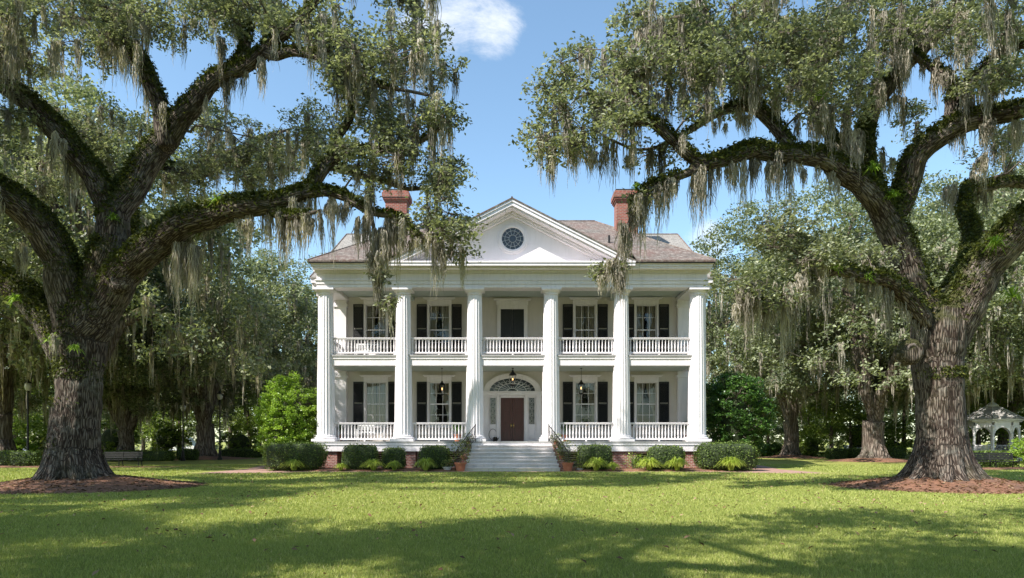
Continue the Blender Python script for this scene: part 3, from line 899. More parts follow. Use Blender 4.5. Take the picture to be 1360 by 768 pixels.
mb.box(XD - 1.92, XD + 1.92, YW - 0.30, YW - 0.002, 4.601, 4.68)
surround = mb.build('door_surround', M['white_paint'], bevel=0.008)
# arched casing
def half_ellipse_ring(mb, rx0, rz0, rx1, rz1, zc, y0, y1, n=36):
    vs = []; fs = []
    for k in range(n + 1):
        a = pi * k / n
        for rx, rz, yy in ((rx0, rz0, y0), (rx1, rz1, y0), (rx1, rz1, y1), (rx0, rz0, y1)):
            vs.append((XD + rx * cos(a), yy, zc + rz * sin(a)))
    for k in range(n):
        for q in range(4):
            fs.append((k * 4 + q, k * 4 + (q + 1) % 4, k * 4 + 4 + (q + 1) % 4, k * 4 + 4 + q))
    fs.append((3, 2, 1, 0)); fs.append((n * 4, n * 4 + 1, n * 4 + 2, n * 4 + 3))
    mb.add(vs, fs)
mb = HB(); half_ellipse_ring(mb, 1.40, 0.80, 1.72, 1.06, 4.683, YW - 0.14, YW - 0.002)
half_ellipse_ring(mb, 1.62, 0.97, 1.76, 1.10, 4.683, YW - 0.18, YW - 0.143)
arch = mb.build('door_arch', M['white_paint'])
mb = HB(); vs = [(XD + 1.405 * cos(pi * k / 36), YW - 0.03, 4.683 + 0.805 * sin(pi * k / 36)) for k in range(37)]
mb.add(vs, [tuple(reversed(range(37)))]); mb.build('fanlight', M['car_glass'], arch)
mb = HB()
half_ellipse_ring(mb, 0.30, 0.16, 0.34, 0.19, 4.683, YW - 0.075, YW - 0.04, 18)
half_ellipse_ring(mb, 0.84, 0.47, 0.875, 0.50, 4.683, YW - 0.073, YW - 0.038, 28)
for k in range(1, 11):
    a = pi * k / 11
    mb.tube([(XD + 0.32 * cos(a), YW - 0.055, 4.683 + 0.175 * sin(a)), (XD + 1.40 * cos(a), YW - 0.055, 4.683 + 0.80 * sin(a))], 0.014, 4)
for k in range(11):
    a0, a1 = pi * k / 11, pi * (k + 1) / 11; am = (a0 + a1) / 2
    pts = []
    for q in range(7):
        u = q / 6; a = a0 + (a1 - a0) * u; r = 0.875 + 0.30 * sin(pi * u)
        pts.append((XD + r * 1.0 * cos(a) * 1.0, YW - 0.05, 4.683 + r * 0.572 * sin(a)))
    mb.tube(pts, 0.011, 4)
mb.build('fanlight_tracery', M['white_paint'], arch)
for s in (-1, 1):
    a, b = XD + s * 1.40, XD + s * 1.0
    a, b = min(a, b), max(a, b)
    mb = HB(); mb.add([(a, YW - 0.03, 2.63), (b, YW - 0.03, 2.63), (b, YW - 0.03, 4.29), (a, YW - 0.03, 4.29)], [(0, 1, 2, 3)])
    sl = mb.build('sidelight', M['car_glass'])
    mb = HB(); cx = (a + b) / 2
    for k in range(4):
        zc = 2.63 + 1.66 * (k + 0.5) / 4
        for ph in (0, 1):
            pts = [(cx + (1 - 2 * ph) * 0.15 * sin(pi * q / 8) , YW - 0.05, zc - 0.2 + 0.4 * q / 8) for q in range(9)]
            mb.tube(pts, 0.005, 4)
        pts = [(cx + 0.075 * cos(2 * pi * q / 10), YW - 0.05, zc + 0.1 * sin(2 * pi * q / 10)) for q in range(11)]
        mb.tube(pts, 0.007, 4)
    mb.box(a, b, YW - 0.065, YW - 0.035, 2.625, 2.66); mb.box(a, b, YW - 0.065, YW - 0.035, 4.27, 4.298)
    mb.box(a, a + 0.035, YW - 0.062, YW - 0.036, 2.661, 4.269); mb.box(b - 0.035, b, YW - 0.062, YW - 0.036, 2.661, 4.269)
    mb.build('tracery', M['white_paint'], sl)

def door_leaf(x0, x1, z0, z1, y, mat, rows):
    mb = HB(); f = 0.10
    mb.box(x0, x1, y + 0.02, y + 0.06, z0, z1)
    mb.box(x0, x0 + f, y, y + 0.0195, z0, z1); mb.box(x1 - f, x1, y, y + 0.0195, z0, z1)
    zs = [z0 + (z1 - z0) * r for r in rows]
    for zz in zs: mb.box(x0 + f, x1 - f, y, y + 0.0195, max(z0, zz - 0.06), min(z1, zz + 0.06))
    for za, zb in zip(zs[:-1], zs[1:]):
        mb.box(x0 + f + 0.05, x1 - f - 0.05, y + 0.006, y + 0.0192, za + 0.11, zb - 0.11)
    return mb.build('door', mat, bevel=0.006)
for s in (-1, 1):
    x0, x1 = sorted((XD + s * 0.006, XD + s * (DW - 0.004)))
    d = door_leaf(x0, x1, ZP + 0.03, 4.275, YW - 0.085, M['door_wood'], (0, 0.30, 0.42, 0.72, 1)); d['label'] = 'dark red panelled front door leaf'
    mb = HB(); cx = XD + s * 0.075; cz = ZP + 0.98
    mb.box(cx - 0.03, cx + 0.03, YW - 0.10, YW - 0.0852, cz - 0.12, cz + 0.12)
    mb.tube([(cx, YW - 0.10, cz), (cx, YW - 0.15, cz)], [0.018, 0.018], 8)
    mb.tube([(cx, YW - 0.15, cz), (cx, YW - 0.165, cz), (cx, YW - 0.19, cz), (cx, YW - 0.205, cz)], [0.02, 0.045, 0.045, 0.02], 10)
    mb.build('door_knob', M['brass'], d, smooth=True)
mb = HB(); mb.box(XD - DW, XD + DW, YW - 0.26, YW - 0.03, ZP + 0.001, ZP + 0.028); mb.build('threshold', M['porch_floor_paint'])
# upper door
mb = HB()
for s in (-1, 1): mb.box(XD + s * 0.94, XD + s * 0.72, YW - 0.12, YW - 0.002, Z2F + 0.001, 10.02)
mb.box(XD - 0.719, XD + 0.719, YW - 0.12, YW - 0.002, 9.76, 10.02)
mb.box(XD - 0.98, XD + 0.98, YW - 0.10, YW - 0.002, 10.021, 10.30)
mb.box(XD - 1.16, XD + 1.16, YW - 0.20, YW - 0.002, 10.301, 10.40)
mb.build('upper_door_frame', M['white_paint'], bevel=0.006)
for s in (-1, 1):
    x0, x1 = sorted((XD + s * 0.006, XD + s * 0.716))
    d = door_leaf(x0, x1, Z2F + 0.01, 9.757, YW - 0.075, M['shutter_paint'], (0, 0.3, 0.42, 0.72, 1)); d['label'] = 'black panelled upper gallery door leaf'
# wall lamp and mail box beside the door
mb = HB(); mb.box(1.98, 2.12, YW - 0.14, YW - 0.003, 2.62, 3.30); mb.box(1.96, 2.14, YW - 0.16, YW - 0.003, 3.301, 3.34); mb.build('letter_box', M['dark_metal'])
mb = HB(); mb.tube([(2.04, YW - 0.003, 4.15), (2.04, YW - 0.12, 4.22), (2.04, YW - 0.13, 4.05)], 0.015, 6); mb.lathe(2.04, YW - 0.14, [(0.05, 3.82), (0.075, 4.0), (0.03, 4.08)], 8); mb.build('wall_sconce', M['dark_metal'])

# ---- front steps
nst = 8
steps = None
mb = HB(); tr_mb = HB()
for k in range(nst):
    zt = ZP - (ZP / nst) * k; zt -= 0.001 * (k == 0)
    yb = 38.249; yf = yb - 0.29 * (k + (0 if k else 0))
    t = k / nst
    hw = 2.18 + 0.42 * t
    z0 = zt - ZP / nst
    if k == 0: continue
    mb.box(-hw, hw, yf + 0.04, yf + 0.32 - (0.0 if k > 1 else 0.035), z0, zt - 0.056)
    tr_mb.box(-hw - 0.02, hw + 0.02, yf - 0.055, yf + 0.25 - (0.0 if k > 1 else 0.004), zt - 0.055, zt)
# last riser reaches the ground
steps = mb.build('front_steps', M['stair_paint'])
tr_mb.build('tread', M['stair_paint'], steps, bevel=0.008)
mb = HB()
for s in (-1, 1):   # stepped cheek blocks that carry the flower pots
    for k in range(1, nst):
        t = k / nst; zt = ZP - (ZP / nst) * k; hw = 2.20 + 0.42 * t
        yf = 38.249 - 0.29 * k
        mb.box(s * (hw + 0.022), s * (hw + 0.34), yf, yf + 0.288, 0, zt + 0.03)
mb.build('step_cheek', M['pier_brick'])
# iron stair rails, splayed outwards, with curled feet
for s in (-1, 1):
    top = Vector((s * 2.05 , 38.3, ZP + 0.92)); bot = Vector((s * 3.02, 36.25, 0.98))
    mb = HB()
    pts = [top.lerp(bot, q / 12) + Vector((0, 0, 0.05 * sin(pi * q / 12))) for q in range(13)]
    mb.tube([top + Vector((0, 0.0, 0.06))] + pts + [bot + Vector((s * 0.05, -0.12, -0.02)), bot + Vector((s * 0.06, -0.17, -0.11)), bot + Vector((s * 0.05, -0.12, -0.17))], 0.024, 6)
    rail = mb.build('stair_rail', M['dark_metal'])
    mb = HB()
    lo = [p - Vector((0, 0, 0.78)) for p in pts]
    mb.tube(lo, 0.013, 5)
    for q in range(0, 25):
        p = top.lerp(bot, q / 24) + Vector((0, 0, 0.05 * sin(pi * q / 24)))
        e = 0.92 if q in (0, 24) else 0.78
        mb.tube([p, p - Vector((0, 0, e if q < 24 else 0.98))], 0.022 if q in (0, 24) else 0.009, 5)
        if q % 3 == 1:
            c = p - Vector((0, 0, 0.4)); dirv = (bot - top); dirv.z = 0; dirv.normalize()
            mb.tube([c + dirv * 0.07 * cos(a) + Vector((0, 0, 0.13 * sin(a))) for a in [2 * pi * i / 10 for i in range(11)]], 0.008, 4)
    mb.build('rail_bars', M['dark_metal'], rail)

# ---- pediment
PH = 6.82
za, zt = 11.56, 15.02
mb = HB()
sl_ = (zt - za) / PH
mb.prism([(-PH + 0.5, za + 0.002), (PH - 0.5, za + 0.002), (0, zt - 0.28)], 38.86, 38.96)
mb.build('tympanum', M['board_paint'])
def rake(mb, y0, y1, off0, off1, ext=0.0):
    """sloping moulding; off: drop below the roof line, measured upright"""
    for s in (-1, 1):
        A = [(s * (PH + ext), za + 0.0 - off1 + 0.42), (0, zt - off1 + ext * sl_), (0, zt - off0 + ext * sl_), (s * (PH + ext), za - off0 + 0.42)]
        # keep every lower end above the eave line
        A = []
        for x, z in ((PH, za), (0, zt)):
            A.append((s * x, z))
        poly = [(s * PH, za - 0.0), (0.0, zt - off0 if off0 else zt)]
        x_lo = PH - off0 / sl_; x_hi = PH - off1 / sl_
        poly = [(s * x_hi, za + 0.003), (s * x_lo, za + 0.003), (0.0005 * s, zt - off0), (0.0005 * s, zt - off1)]
        if s > 0: poly = poly
        else: poly = poly[::-1]
        n = len(poly)
        mb.prism(poly, y0, y1)
mb = HB()
rake(mb, 37.74, 38.99, 0.03, 0.16)
rake(mb, 37.80, 38.98, 0.162, 0.36)
rake(mb, 37.93, 38.97, 0.362, 0.44)
rake(mb, 38.50, 38.965, 0.442, 0.56)
rake(mb, 38.62, 38.962, 0.562, 0.68)
mb.build('raking_cornice', M['white_paint'])
mb = HB(); mb.box(-PH, PH, 37.74, 37.797, 11.30, 11.555); mb.box(-PH - 0.02, PH + 0.02, 37.70, 37.739, 11.46, 11.557); mb.build('pediment_ledge', M['white_paint'], bevel=0.006)
# round window
XR, ZR = 0.04, 12.98
ZR = PZ(317, 38.8); rg = 14.5 * 38.8 / FPX; dy = 0.39
mb = HB(); vs = []; fs = []; n = 48
for k in range(n):
    a = 2 * pi * k / n
    for r, yy in ((rg, 38.79), (rg * 1.05, 38.76), (rg * 1.22, 38.76), (rg * 1.24, 38.79), (rg * 1.40, 38.81), (rg * 1.42, 38.859), (rg, 38.859)):
        vs.append((XR + r * cos(a), yy, ZR + r * sin(a)))
for k in range(n):
    for q in range(7):
        k2 = (k + 1) % n
        fs.append((k * 7 + q, k2 * 7 + q, k2 * 7 + (q + 1) % 7, k * 7 + (q + 1) % 7))
mb.add(vs, fs); rw = mb.build('round_window', M['white_paint'])
mb = HB(); mb.add([(XR + rg * 1.01 * cos(2 * pi * k / n), 38.845, ZR + rg * 1.01 * sin(2 * pi * k / n)) for k in range(n)], [tuple(range(n))]); mb.build('round_pane', M['car_glass'], rw)
mb = HB()
for k in range(12):
    a = 2 * pi * (k + .5) / 12
    mb.tube([(XR + rg * .34 * cos(a), 38.82, ZR + rg * .34 * sin(a)), (XR + rg * 1.0 * cos(a), 38.82, ZR + rg * 1.0 * sin(a))], 0.014, 4)
for rr in (0.34, 0.72): mb.tube([(XR + rg * rr * cos(2 * pi * k / 24), 38.82, ZR + rg * rr * sin(2 * pi * k / 24)) for k in range(25)], 0.014, 4)
mb.build('round_muntin', M['glazed_stone'], rw)

# ---- roofs
def slab(mb, pts, th=0.10):
    """a sloping sheet with thickness; pts anticlockwise from above"""
    n = len(pts)
    vs = [tuple(p) for p in pts] + [(x, y, z - th) for x, y, z in pts]
    fs = [tuple(range(n)), tuple(reversed(range(n, 2 * n)))]
    for i in range(n):
        j = (i + 1) % n; fs.append((i, n + i, n + j, j))
    mb.add(vs, fs)
E = ZEAVE + 0.06
RF = [(-11.3, 37.78, E), (11.3, 37.78, E), (11.3, 57.2, E), (-11.3, 57.2, E)]
RR = [(-5.76, 47.5, 16.9), (5.76, 47.5, 16.9)]
mb = HB()
NZ = E + (16.9 - E) * (1.25 / 9.72)
slab(mb, [RF[0], (-6.95, 37.78, E), (-6.95, 39.03, NZ), (6.95, 39.03, NZ), (6.95, 37.78, E), RF[1], RR[1], RR[0]]); slab(mb, [RF[1], RF[2], RR[1]]); slab(mb, [RF[2], RF[3], RR[0], RR[1]]); slab(mb, [RF[3], RF[0], RR[0]])
roof = mb.build('roof', M['roof_shingle'])
mb = HB()
R2 = [(-12.3, 41.6, E - 0.02), (12.3, 41.6, E - 0.02), (12.3, 56.6, E - 0.02), (-12.3, 56.6, E - 0.02)]
RS = [(-11.4, 47.05, 15.85), (11.4, 47.05, 15.85), (11.4, 51, 15.85), (-11.4, 51, 15.85)]
slab(mb, [R2[0], R2[1], RS[1], RS[0]]); slab(mb, [R2[1], R2[2], RS[2], RS[1]]); slab(mb, [R2[2], R2[3], RS[3], RS[2]]); slab(mb, [R2[3], R2[0], RS[0], RS[3]]); slab(mb, RS)
mb.build('rear_roof', M['rear_roof_shingle'])
mb = HB()
for s in (-1, 1):
    p = [(0, 37.70, zt + 0.05), (s * (PH + 0.06), 37.70, za + 0.02), (s * (PH + 0.06), 38.6, za + 0.02), (0, 45.2, zt + 0.05)]
    slab(mb, p if s < 0 else p[::-1], 0.08)
mb.build('gable_roof', M['roof_shingle'])
mb = HB()
mb.tube([(0, 37.7, zt + 0.06), (0, 44.5, zt + 0.06)], 0.05, 6)
mb.tube([RR[0], RR[1]], 0.07, 6); mb.tube([RS[0], RS[1]], 0.06, 6)
for a, b in ((RF[0], RR[0]), (RF[1], RR[1]), (R2[0], RS[0]), (R2[1], RS[1])): mb.tube([a, b], 0.05, 5)
mb.build('ridge_cap', M['roof_shingle'], roof)
mb = HB(); mb.tube([(5.9, 41.5, 13.4), (5.9, 41.5, 14.1)], 0.07, 8); mb.build('vent_pipe', M['dark_metal'], roof)

# ---- chimneys
for sx, xc in ((-1, -7.56), (1, 7.50)):
    mb = HB(); yc = 45.0; w, d = 0.70, 0.5
    mb.box(xc - w, xc + w, yc - d, yc + d, 12.0, 17.2)
    for k, (e, z0, z1) in enumerate(((0.06, 17.20, 17.32), (0.13, 17.322, 17.46), (0.19, 17.462, 17.78), (0.12, 17.782, 17.92))):
        mb.box(xc - w - e, xc + w + e, yc - d - e, yc + d + e, z0, z1)
    ch = mb.build('chimney', M['chimney_brick'], bevel=0.008)
    mb = HB(); mb.box(xc - w - .04, xc + w + .04, yc - d - .04, yc + d + .04, 17.922, 18.02)
    for q in (-0.35, 0.35): mb.lathe(xc + q, yc, [(0.16, 18.02), (0.15, 18.14), (0.17, 18.16)], 10)
    mb.build('chimney_cap', M['dark_metal'], ch)

# ---- lanterns hanging in the porch
def lantern(x, y, zc, ztop, sc, label):
    r = empty('hanging_lantern', (x, y, zc)); tag(r, label, 'lantern', 'lanterns hanging from the porch ceiling')
    h = 0.34 * sc; w = 0.19 * sc
    mb = MB()
    for k in range(6):
        a = pi / 6 + k * pi / 3
        mb.tube([(0.70 * w * cos(a), 0.70 * w * sin(a), -h), (w * cos(a), w * sin(a), h * 0.55)], 0.013, 4)
    mb.lathe(0, 0, [(w * 0.3, -h * 1.22), (w * 0.74, -h * 1.05), (w * 0.76, -h * 0.96)], 6)
    mb.lathe(0, 0, [(w * 1.06, h * 0.52), (w * 1.10, h * 0.58), (w * 0.55, h * 0.92), (w * 0.25, h * 1.12), (w * 0.30, h * 1.2), (w * 0.08, h * 1.36)], 6)
    mb.build('lantern_frame', M['dark_metal'], r)
    mb = MB(); mb.tube([(0, 0, h * 1.3), (0, 0, ztop - zc)], 0.011, 5); mb.lathe(0, 0, [(0.05, ztop - zc - 0.04), (0.08, ztop - zc - 0.002)], 10); mb.build('chain', M['dark_metal'], r)
    mb = MB(); mb.lathe(0, 0, [(0.02, -h * 0.96), (0.02, -h * 0.3)], 6)
    mb.build('candle', M['white_paint'], r)
    mb = MB(); mb.lathe(0, 0, [(0.012, -h * 0.3), (0.03, -h * 0.15), (0.028, h * 0.0), (0.006, h * 0.15)], 8); mb.build('bulb', M['lamp_flame'], r, smooth=True)
lantern(PX(587, 40.4), 40.4, PZ(516, 40.4), Z1C, 1.0, 'black iron lantern hanging in the porch left of the front door')
lantern(PX(681, 40.4), 40.4, PZ(503, 40.4), Z1C, 1.12, 'black iron lantern hanging in front of the fan light over the front door')
lantern(PX(772, 40.4), 40.4, PZ(515, 40.4), Z1C, 1.0, 'black iron lantern hanging in the porch right of the front door')
# ================================================================== trees
def remesh_wood(tubes_mb, voxel, name):
    """join overlapping limbs into one continuous skin"""
    me = bpy.data.meshes.new(name); me.from_pydata(tubes_mb.v, [], tubes_mb.f); me.update()
    o = bpy.data.objects.new(name, me); COL.objects.link(o)
    md = o.modifiers.new('r', 'REMESH'); md.mode = 'VOXEL'; md.voxel_size = voxel
    sm = o.modifiers.new('s', 'SMOOTH'); sm.iterations = 3; sm.factor = 0.5
    dg = bpy.context.evaluated_depsgraph_get(); dg.update()
    ev = o.evaluated_get(dg)
    new = bpy.data.meshes.new_from_object(ev, depsgraph=dg)
    bpy.data.objects.remove(o)
    return new

def bark_coords(me, limbs, disp=0.0):
    """give every vertex a coordinate that runs along its limb, then roughen the surface"""
    n = len(me.vertices); co = np.empty(n * 3, dtype=np.float64); me.vertices.foreach_get('co', co); co = co.reshape(-1, 3)
    nr = np.empty(n * 3, dtype=np.float64); me.vertices.foreach_get('normal', nr); nr = nr.reshape(-1, 3)
    A = []; B = []; R = []; S = []; U = []; W = []; off = 0.0
    for pts, rad in limbs:
        s = off; off += 37.3
        t = (pts[1] - pts[0]).normalized(); u = t.orthogonal().normalized()
        for i in range(len(pts) - 1):
            d = pts[i + 1] - pts[i]; L = d.length
            if L < 1e-6: continue
            t = d / L; u = (u - t * u.dot(t)).normalized(); w = t.cross(u)
            A.append(pts[i]); B.append(pts[i + 1]); R.append((rad[i] + rad[i + 1]) / 2); S.append(s); U.append(u.copy()); W.append(w); s += L
    A = np.array([tuple(a) for a in A]); B = np.array([tuple(b) for b in B]); R = np.array(R); S = np.array(S)
    U = np.array([tuple(a) for a in U]); W = np.array([tuple(a) for a in W])
    D = B - A; L2 = (D ** 2).sum(1); L = np.sqrt(L2)
    out = np.empty((n, 3))
    for c0 in range(0, n, 4000):
        p = co[c0:c0 + 4000]
        rel = p[:, None, :] - A[None]
        t = np.clip((rel * D[None]).sum(2) / L2, 0, 1)
        q = rel - D[None] * t[:, :, None]
        dist = np.linalg.norm(q, axis=2) - R[None]
        j = np.argmin(dist, axis=1); ii = np.arange(len(p))
        qq = q[ii, j]
        out[c0:c0 + 4000, 0] = (qq * U[j]).sum(1)
        out[c0:c0 + 4000, 1] = (qq * W[j]).sum(1)
        out[c0:c0 + 4000, 2] = (S[j] + t[ii, j] * L[j]) * 0.17
    at = me.attributes.new('bark', 'FLOAT_VECTOR', 'POINT'); at.data.foreach_set('vector', out.astype(np.float32).ravel())
    if disp:
        for i in range(n):
            v = out[i]
            h = mnoise.noise(Vector((v[0] * 1.6, v[1] * 1.6, v[2] * 3.0))) * 0.8 + (0.5 - abs(mnoise.noise(Vector((v[0] * 4.2, v[1] * 4.2, v[2] * 4.5))))) * 0.75
            co[i] += nr[i] * h * disp
        me.vertices.foreach_set('co', co.ravel())
    me.polygons.foreach_set('use_smooth', [True] * len(me.polygons)); me.update()

def trace_point(p, Y0):
    px, py, dy, r = p
    Y = Y0 + dy
    return Vector((PX(px, Y), Y, PZ(py, Y))), r * Y / FPX

def big_oak(name, label, Y0, limbs_px, regions, rootc, extra_clumps, moss_n, seed, moss_spots=(), burls=(), plants=()):
    random.seed(seed); global RNG; RNG = np.random.default_rng(seed)
    root = empty(name, (rootc[0], rootc[1], 0)); O = Vector((rootc[0], rootc[1], 0))
    tag(root, label, 'oak tree')
    limbs = []; big = MB(); small = MB()
    for li, L in enumerate(limbs_px):
        ctrl = [trace_point(p, Y0) for p in L]
        ctrl = [(p - O, r * (1.0 if li == 0 else 0.88)) for p, r in ctrl]
        pts, rad = catmull(ctrl, 0.28)
        for i in range(1, len(pts)):
            k = min(0.35, 0.22 * rad[i] ** 0.5 + 0.03) * (0.5 if li == 0 else 1.0)
            pts[i] = pts[i] + Vector((mnoise.noise(pts[i] * 0.8 + Vector((li, 0, 0))), mnoise.noise(pts[i] * 0.8 + Vector((0, li, 9))), mnoise.noise(pts[i] * 0.8 + Vector((0, 5, li))))) * k
            rad[i] *= 1 + 0.14 * mnoise.noise(pts[i] * 1.7 + Vector((li, li, 0)))
        limbs.append((pts, rad))
        cut = len(pts)
        for i in range(len(pts)):
            if rad[i] < 0.11: cut = i + 1; break
        if cut > 2: big.tube(pts[:cut], rad[:cut], 14)
        if cut < len(pts): small.tube(pts[max(0, cut - 2):], rad[max(0, cut - 2):], 7)
    # buttress roots
    tr = limbs[0][1][0]
    for k in range(11):
        a = 2 * pi * (k + random.uniform(-.3, .3)) / 11; q = random.uniform(0.85, 1.2)
        pts = []; rr = []
        for i in range(9):
            t = i / 8
            r = tr * (0.30 + 0.30 * t) + t ** 2.2 * 1.15 * q
            pts.append(Vector((r * cos(a + 0.25 * t * sin(k)), r * sin(a + 0.25 * t * sin(k)), 2.3 * (1 - t) ** 1.9 + 0.40 - 0.42 * t)))
            rr.append(tr * (0.36 + 0.06 * sin(pi * t)) * (1 - t) + 0.12 * t)
        big.tube(pts, rr, 9); limbs.append((pts, rr))
    for bx, by, bdy, br in burls:      # healed knots where limbs were lost
        c, r = trace_point((bx, by, bdy, br), Y0); c -= O
        big.tube([c + Vector((0, 0.35, 0)), c + Vector((0, 0.05, 0)), c + Vector((0, -0.12, 0))], [r * 0.8, r * 1.05, r * 0.75], 14)
    me = remesh_wood(big, 0.055, 'trunk')
    bark_coords(me, limbs, 0.055)
    me.materials.append(M['oak_bark'])
    trunk = bpy.data.objects.new('trunk', me); link(trunk, root)
    for bx, by, bdy, br in burls:
        c, r = trace_point((bx, by, bdy, br * 0.62), Y0); c -= O
        mb = MB(); n = 26; vs = []; fs = []
        for j, (q, dz) in enumerate(((1.1, 0.0), (0.95, -0.13), (0.74, -0.15), (0.58, -0.10), (0.35, 0.02), (0.1, 0.05))):
            for k in range(n):
                a = 2 * pi * k / n; w = 1 + 0.13 * mnoise.noise(Vector((cos(a) * 2, sin(a) * 2, j * .6 + bx)))
                vs.append(c + Vector((q * r * w * cos(a) * 0.85, dz, q * r * w * sin(a))))
        for j in range(5):
            for k in range(n): fs.append((j * n + k, j * n + (k + 1) % n, (j + 1) * n + (k + 1) % n, (j + 1) * n + k))
        fs.append(tuple(range(5 * n, 6 * n)))
        mb.add(vs, fs); mb.build('knot_hole', M['pale_burl'], root, smooth=True)
    # crown
    cen = []
    crad = []
    for rg_ in regions:
        cx, cy, rx, ry, d0, d1, n = rg_[:7]; rs = rg_[7] if len(rg_) > 7 else 1.0
        for _ in range(n if n < 8 or cx < 680 else int(n * 0.84)):
            crad.append(random.uniform(0.48, 1.0) * rs)
            while True:
                u, v = random.uniform(-1, 1), random.uniform(-1, 1)
                if u * u + v * v <= 1: break
            Y = Y0 + random.uniform(d0, d1)
            cen.append(Vector((PX(cx + rx * u, Y), Y, PZ(cy + ry * v, Y))) - O)
    for (x, y, z, rx, ry, rz, n) in extra_clumps:
        for _ in range(n):
            v = rand_unit(1)[0] * random.uniform(0.3, 1) ** 0.5
            cen.append(Vector((x + rx * v[0], y + ry * v[1], z + rz * v[2])) - O)
    seeds = []
    for pts, rad in limbs[:len(limbs_px)]:
        for p, r in zip(pts, rad):
            if r < 0.42: seeds.append((tuple(p), r))
    ends = grow_network(seeds, [tuple(c) for c in cen], small, 5, 0.11)
    rads = crad + [random.uniform(0.60, 1.15) for _ in cen[len(crad):]]
    lc, rn, sprs = clump_leaves([np.array(c) for c in cen], rads, 400)
    twigs_for(sprs, small, 0.010, 0.8)
    small.build('branch_work', M['branch_bark'], trunk, smooth=True)
    np_mesh('crown', leaf_quads(lc, 0.135, 0.55, 0.52), 4, M['oak_leaf'], root, rn)
    # resurrection fern along the upper side of the limbs
    fc = []
    for pts, rad in limbs[:len(limbs_px)]:
        for i in range(2, len(pts) - 1):
            t = (pts[i + 1] - pts[i - 1]).normalized(); r = rad[i]
            hz = 1 - abs(t.z)
            if r > 0.95 or r < 0.06: continue
            dens = mnoise.noise(pts[i] * 0.55) * 0.7 + 0.55 + 0.55 * hz
            k = int(max(0, dens) * 430 * min(r, 0.5) / 0.4)
            up = (Vector((0, 0, 1)) - t * t.z)
            if up.length < 0.1: up = Vector((0, 0.3, 1))
            up.normalize(); sd_ = t.cross(up)
            for _ in range(k):
                a = random.gauss(0, 0.85)
                nn = up * cos(a) + sd_ * sin(a)
                fc.append(pts[i] + t * random.uniform(-.2, .2) + nn * (r * 1.02 + abs(random.gauss(0.02, 0.055))))
    fc = np.array([tuple(f) for f in fc])
    np_mesh('limb_ferns', leaf_quads(fc, 0.125, 0.2, 0.40, 0.5), 4, M['limb_fern'], root, np.clip(RNG.beta(1.6, 2.6, len(fc)), 0, 1))
    # hanging moss: under limbs, twigs and clumps, more where the photo shows it
    mp = []; ml = []; mr_ = []
    cand = []
    for pts, rad in limbs[1:len(limbs_px)]:
        for p, r in zip(pts, rad):
            if r < 0.40 : cand.append((p - Vector((0, 0, r * 0.6)), 1.0))
    for pts, rr in ends:
        for p in pts[1:]: cand.append((p, 0.8))
    random.shuffle(cand)
    for p, w in cand[:moss_n]:
        if mnoise.noise(p * 0.35 + Vector((seed, 0, 0))) < -0.2: continue
        mp.append(tuple(p)); ml.append(random.uniform(0.3, 1.0) ** 1.2 * 3.3 * w); mr_.append(random.uniform(0.045, 0.13))
    for (px, py0, py1, dy, wpx, k) in moss_spots:
        for _ in range(k):
            Y = Y0 + dy + random.uniform(-0.7, 0.7)
            x = px + random.gauss(0, wpx * 0.5)
            y0 = py0 + random.uniform(-8, 10)
            mp.append(tuple(Vector((PX(x, Y), Y, PZ(y0, Y))) - O)); ml.append((py1 - y0) * Y / FPX * random.uniform(0.62, 1.0)); mr_.append(random.uniform(0.06, 0.14))
    # every tuft hangs from wood: tie the traced ones back with short twigs
    mv, mrn = moss_quads(mp, ml, mr_, 46, 0.015)
    mo = np_mesh('spanish_moss', mv, 4, M['hanging_moss'], root, mrn); tag(mo, kind='stuff')
    # small air plants
    for px, py, dy, sz in plants:
        c, r = trace_point((px, py, dy, 1), Y0); c -= O
        vs = []
        for k in range(46):
            a = random.uniform(0, 2 * pi); el = random.uniform(-0.3, 1.3); L = sz * random.uniform(0.6, 1)
            d = Vector((cos(a) * cos(el), sin(a) * cos(el), sin(el))); sdv = d.cross(Vector((0, 0, 1))).normalized() * 0.022
            q0 = c; q1 = c + d * L * 0.6 + Vector((0, 0, .05)); q2 = c + d * L - Vector((0, 0, 0.25 * L))
            vs += [q0 - sdv, q0 + sdv, q1 + sdv, q1 - sdv, q1 - sdv, q1 + sdv, q2 + sdv * .2, q2 - sdv * .2]
        np_mesh('air_plant', np.array([tuple(v) for v in vs]), 4, M['bright_shrub_leaf'], root, RNG.uniform(0.0, 0.7, len(vs) // 4))
    return root

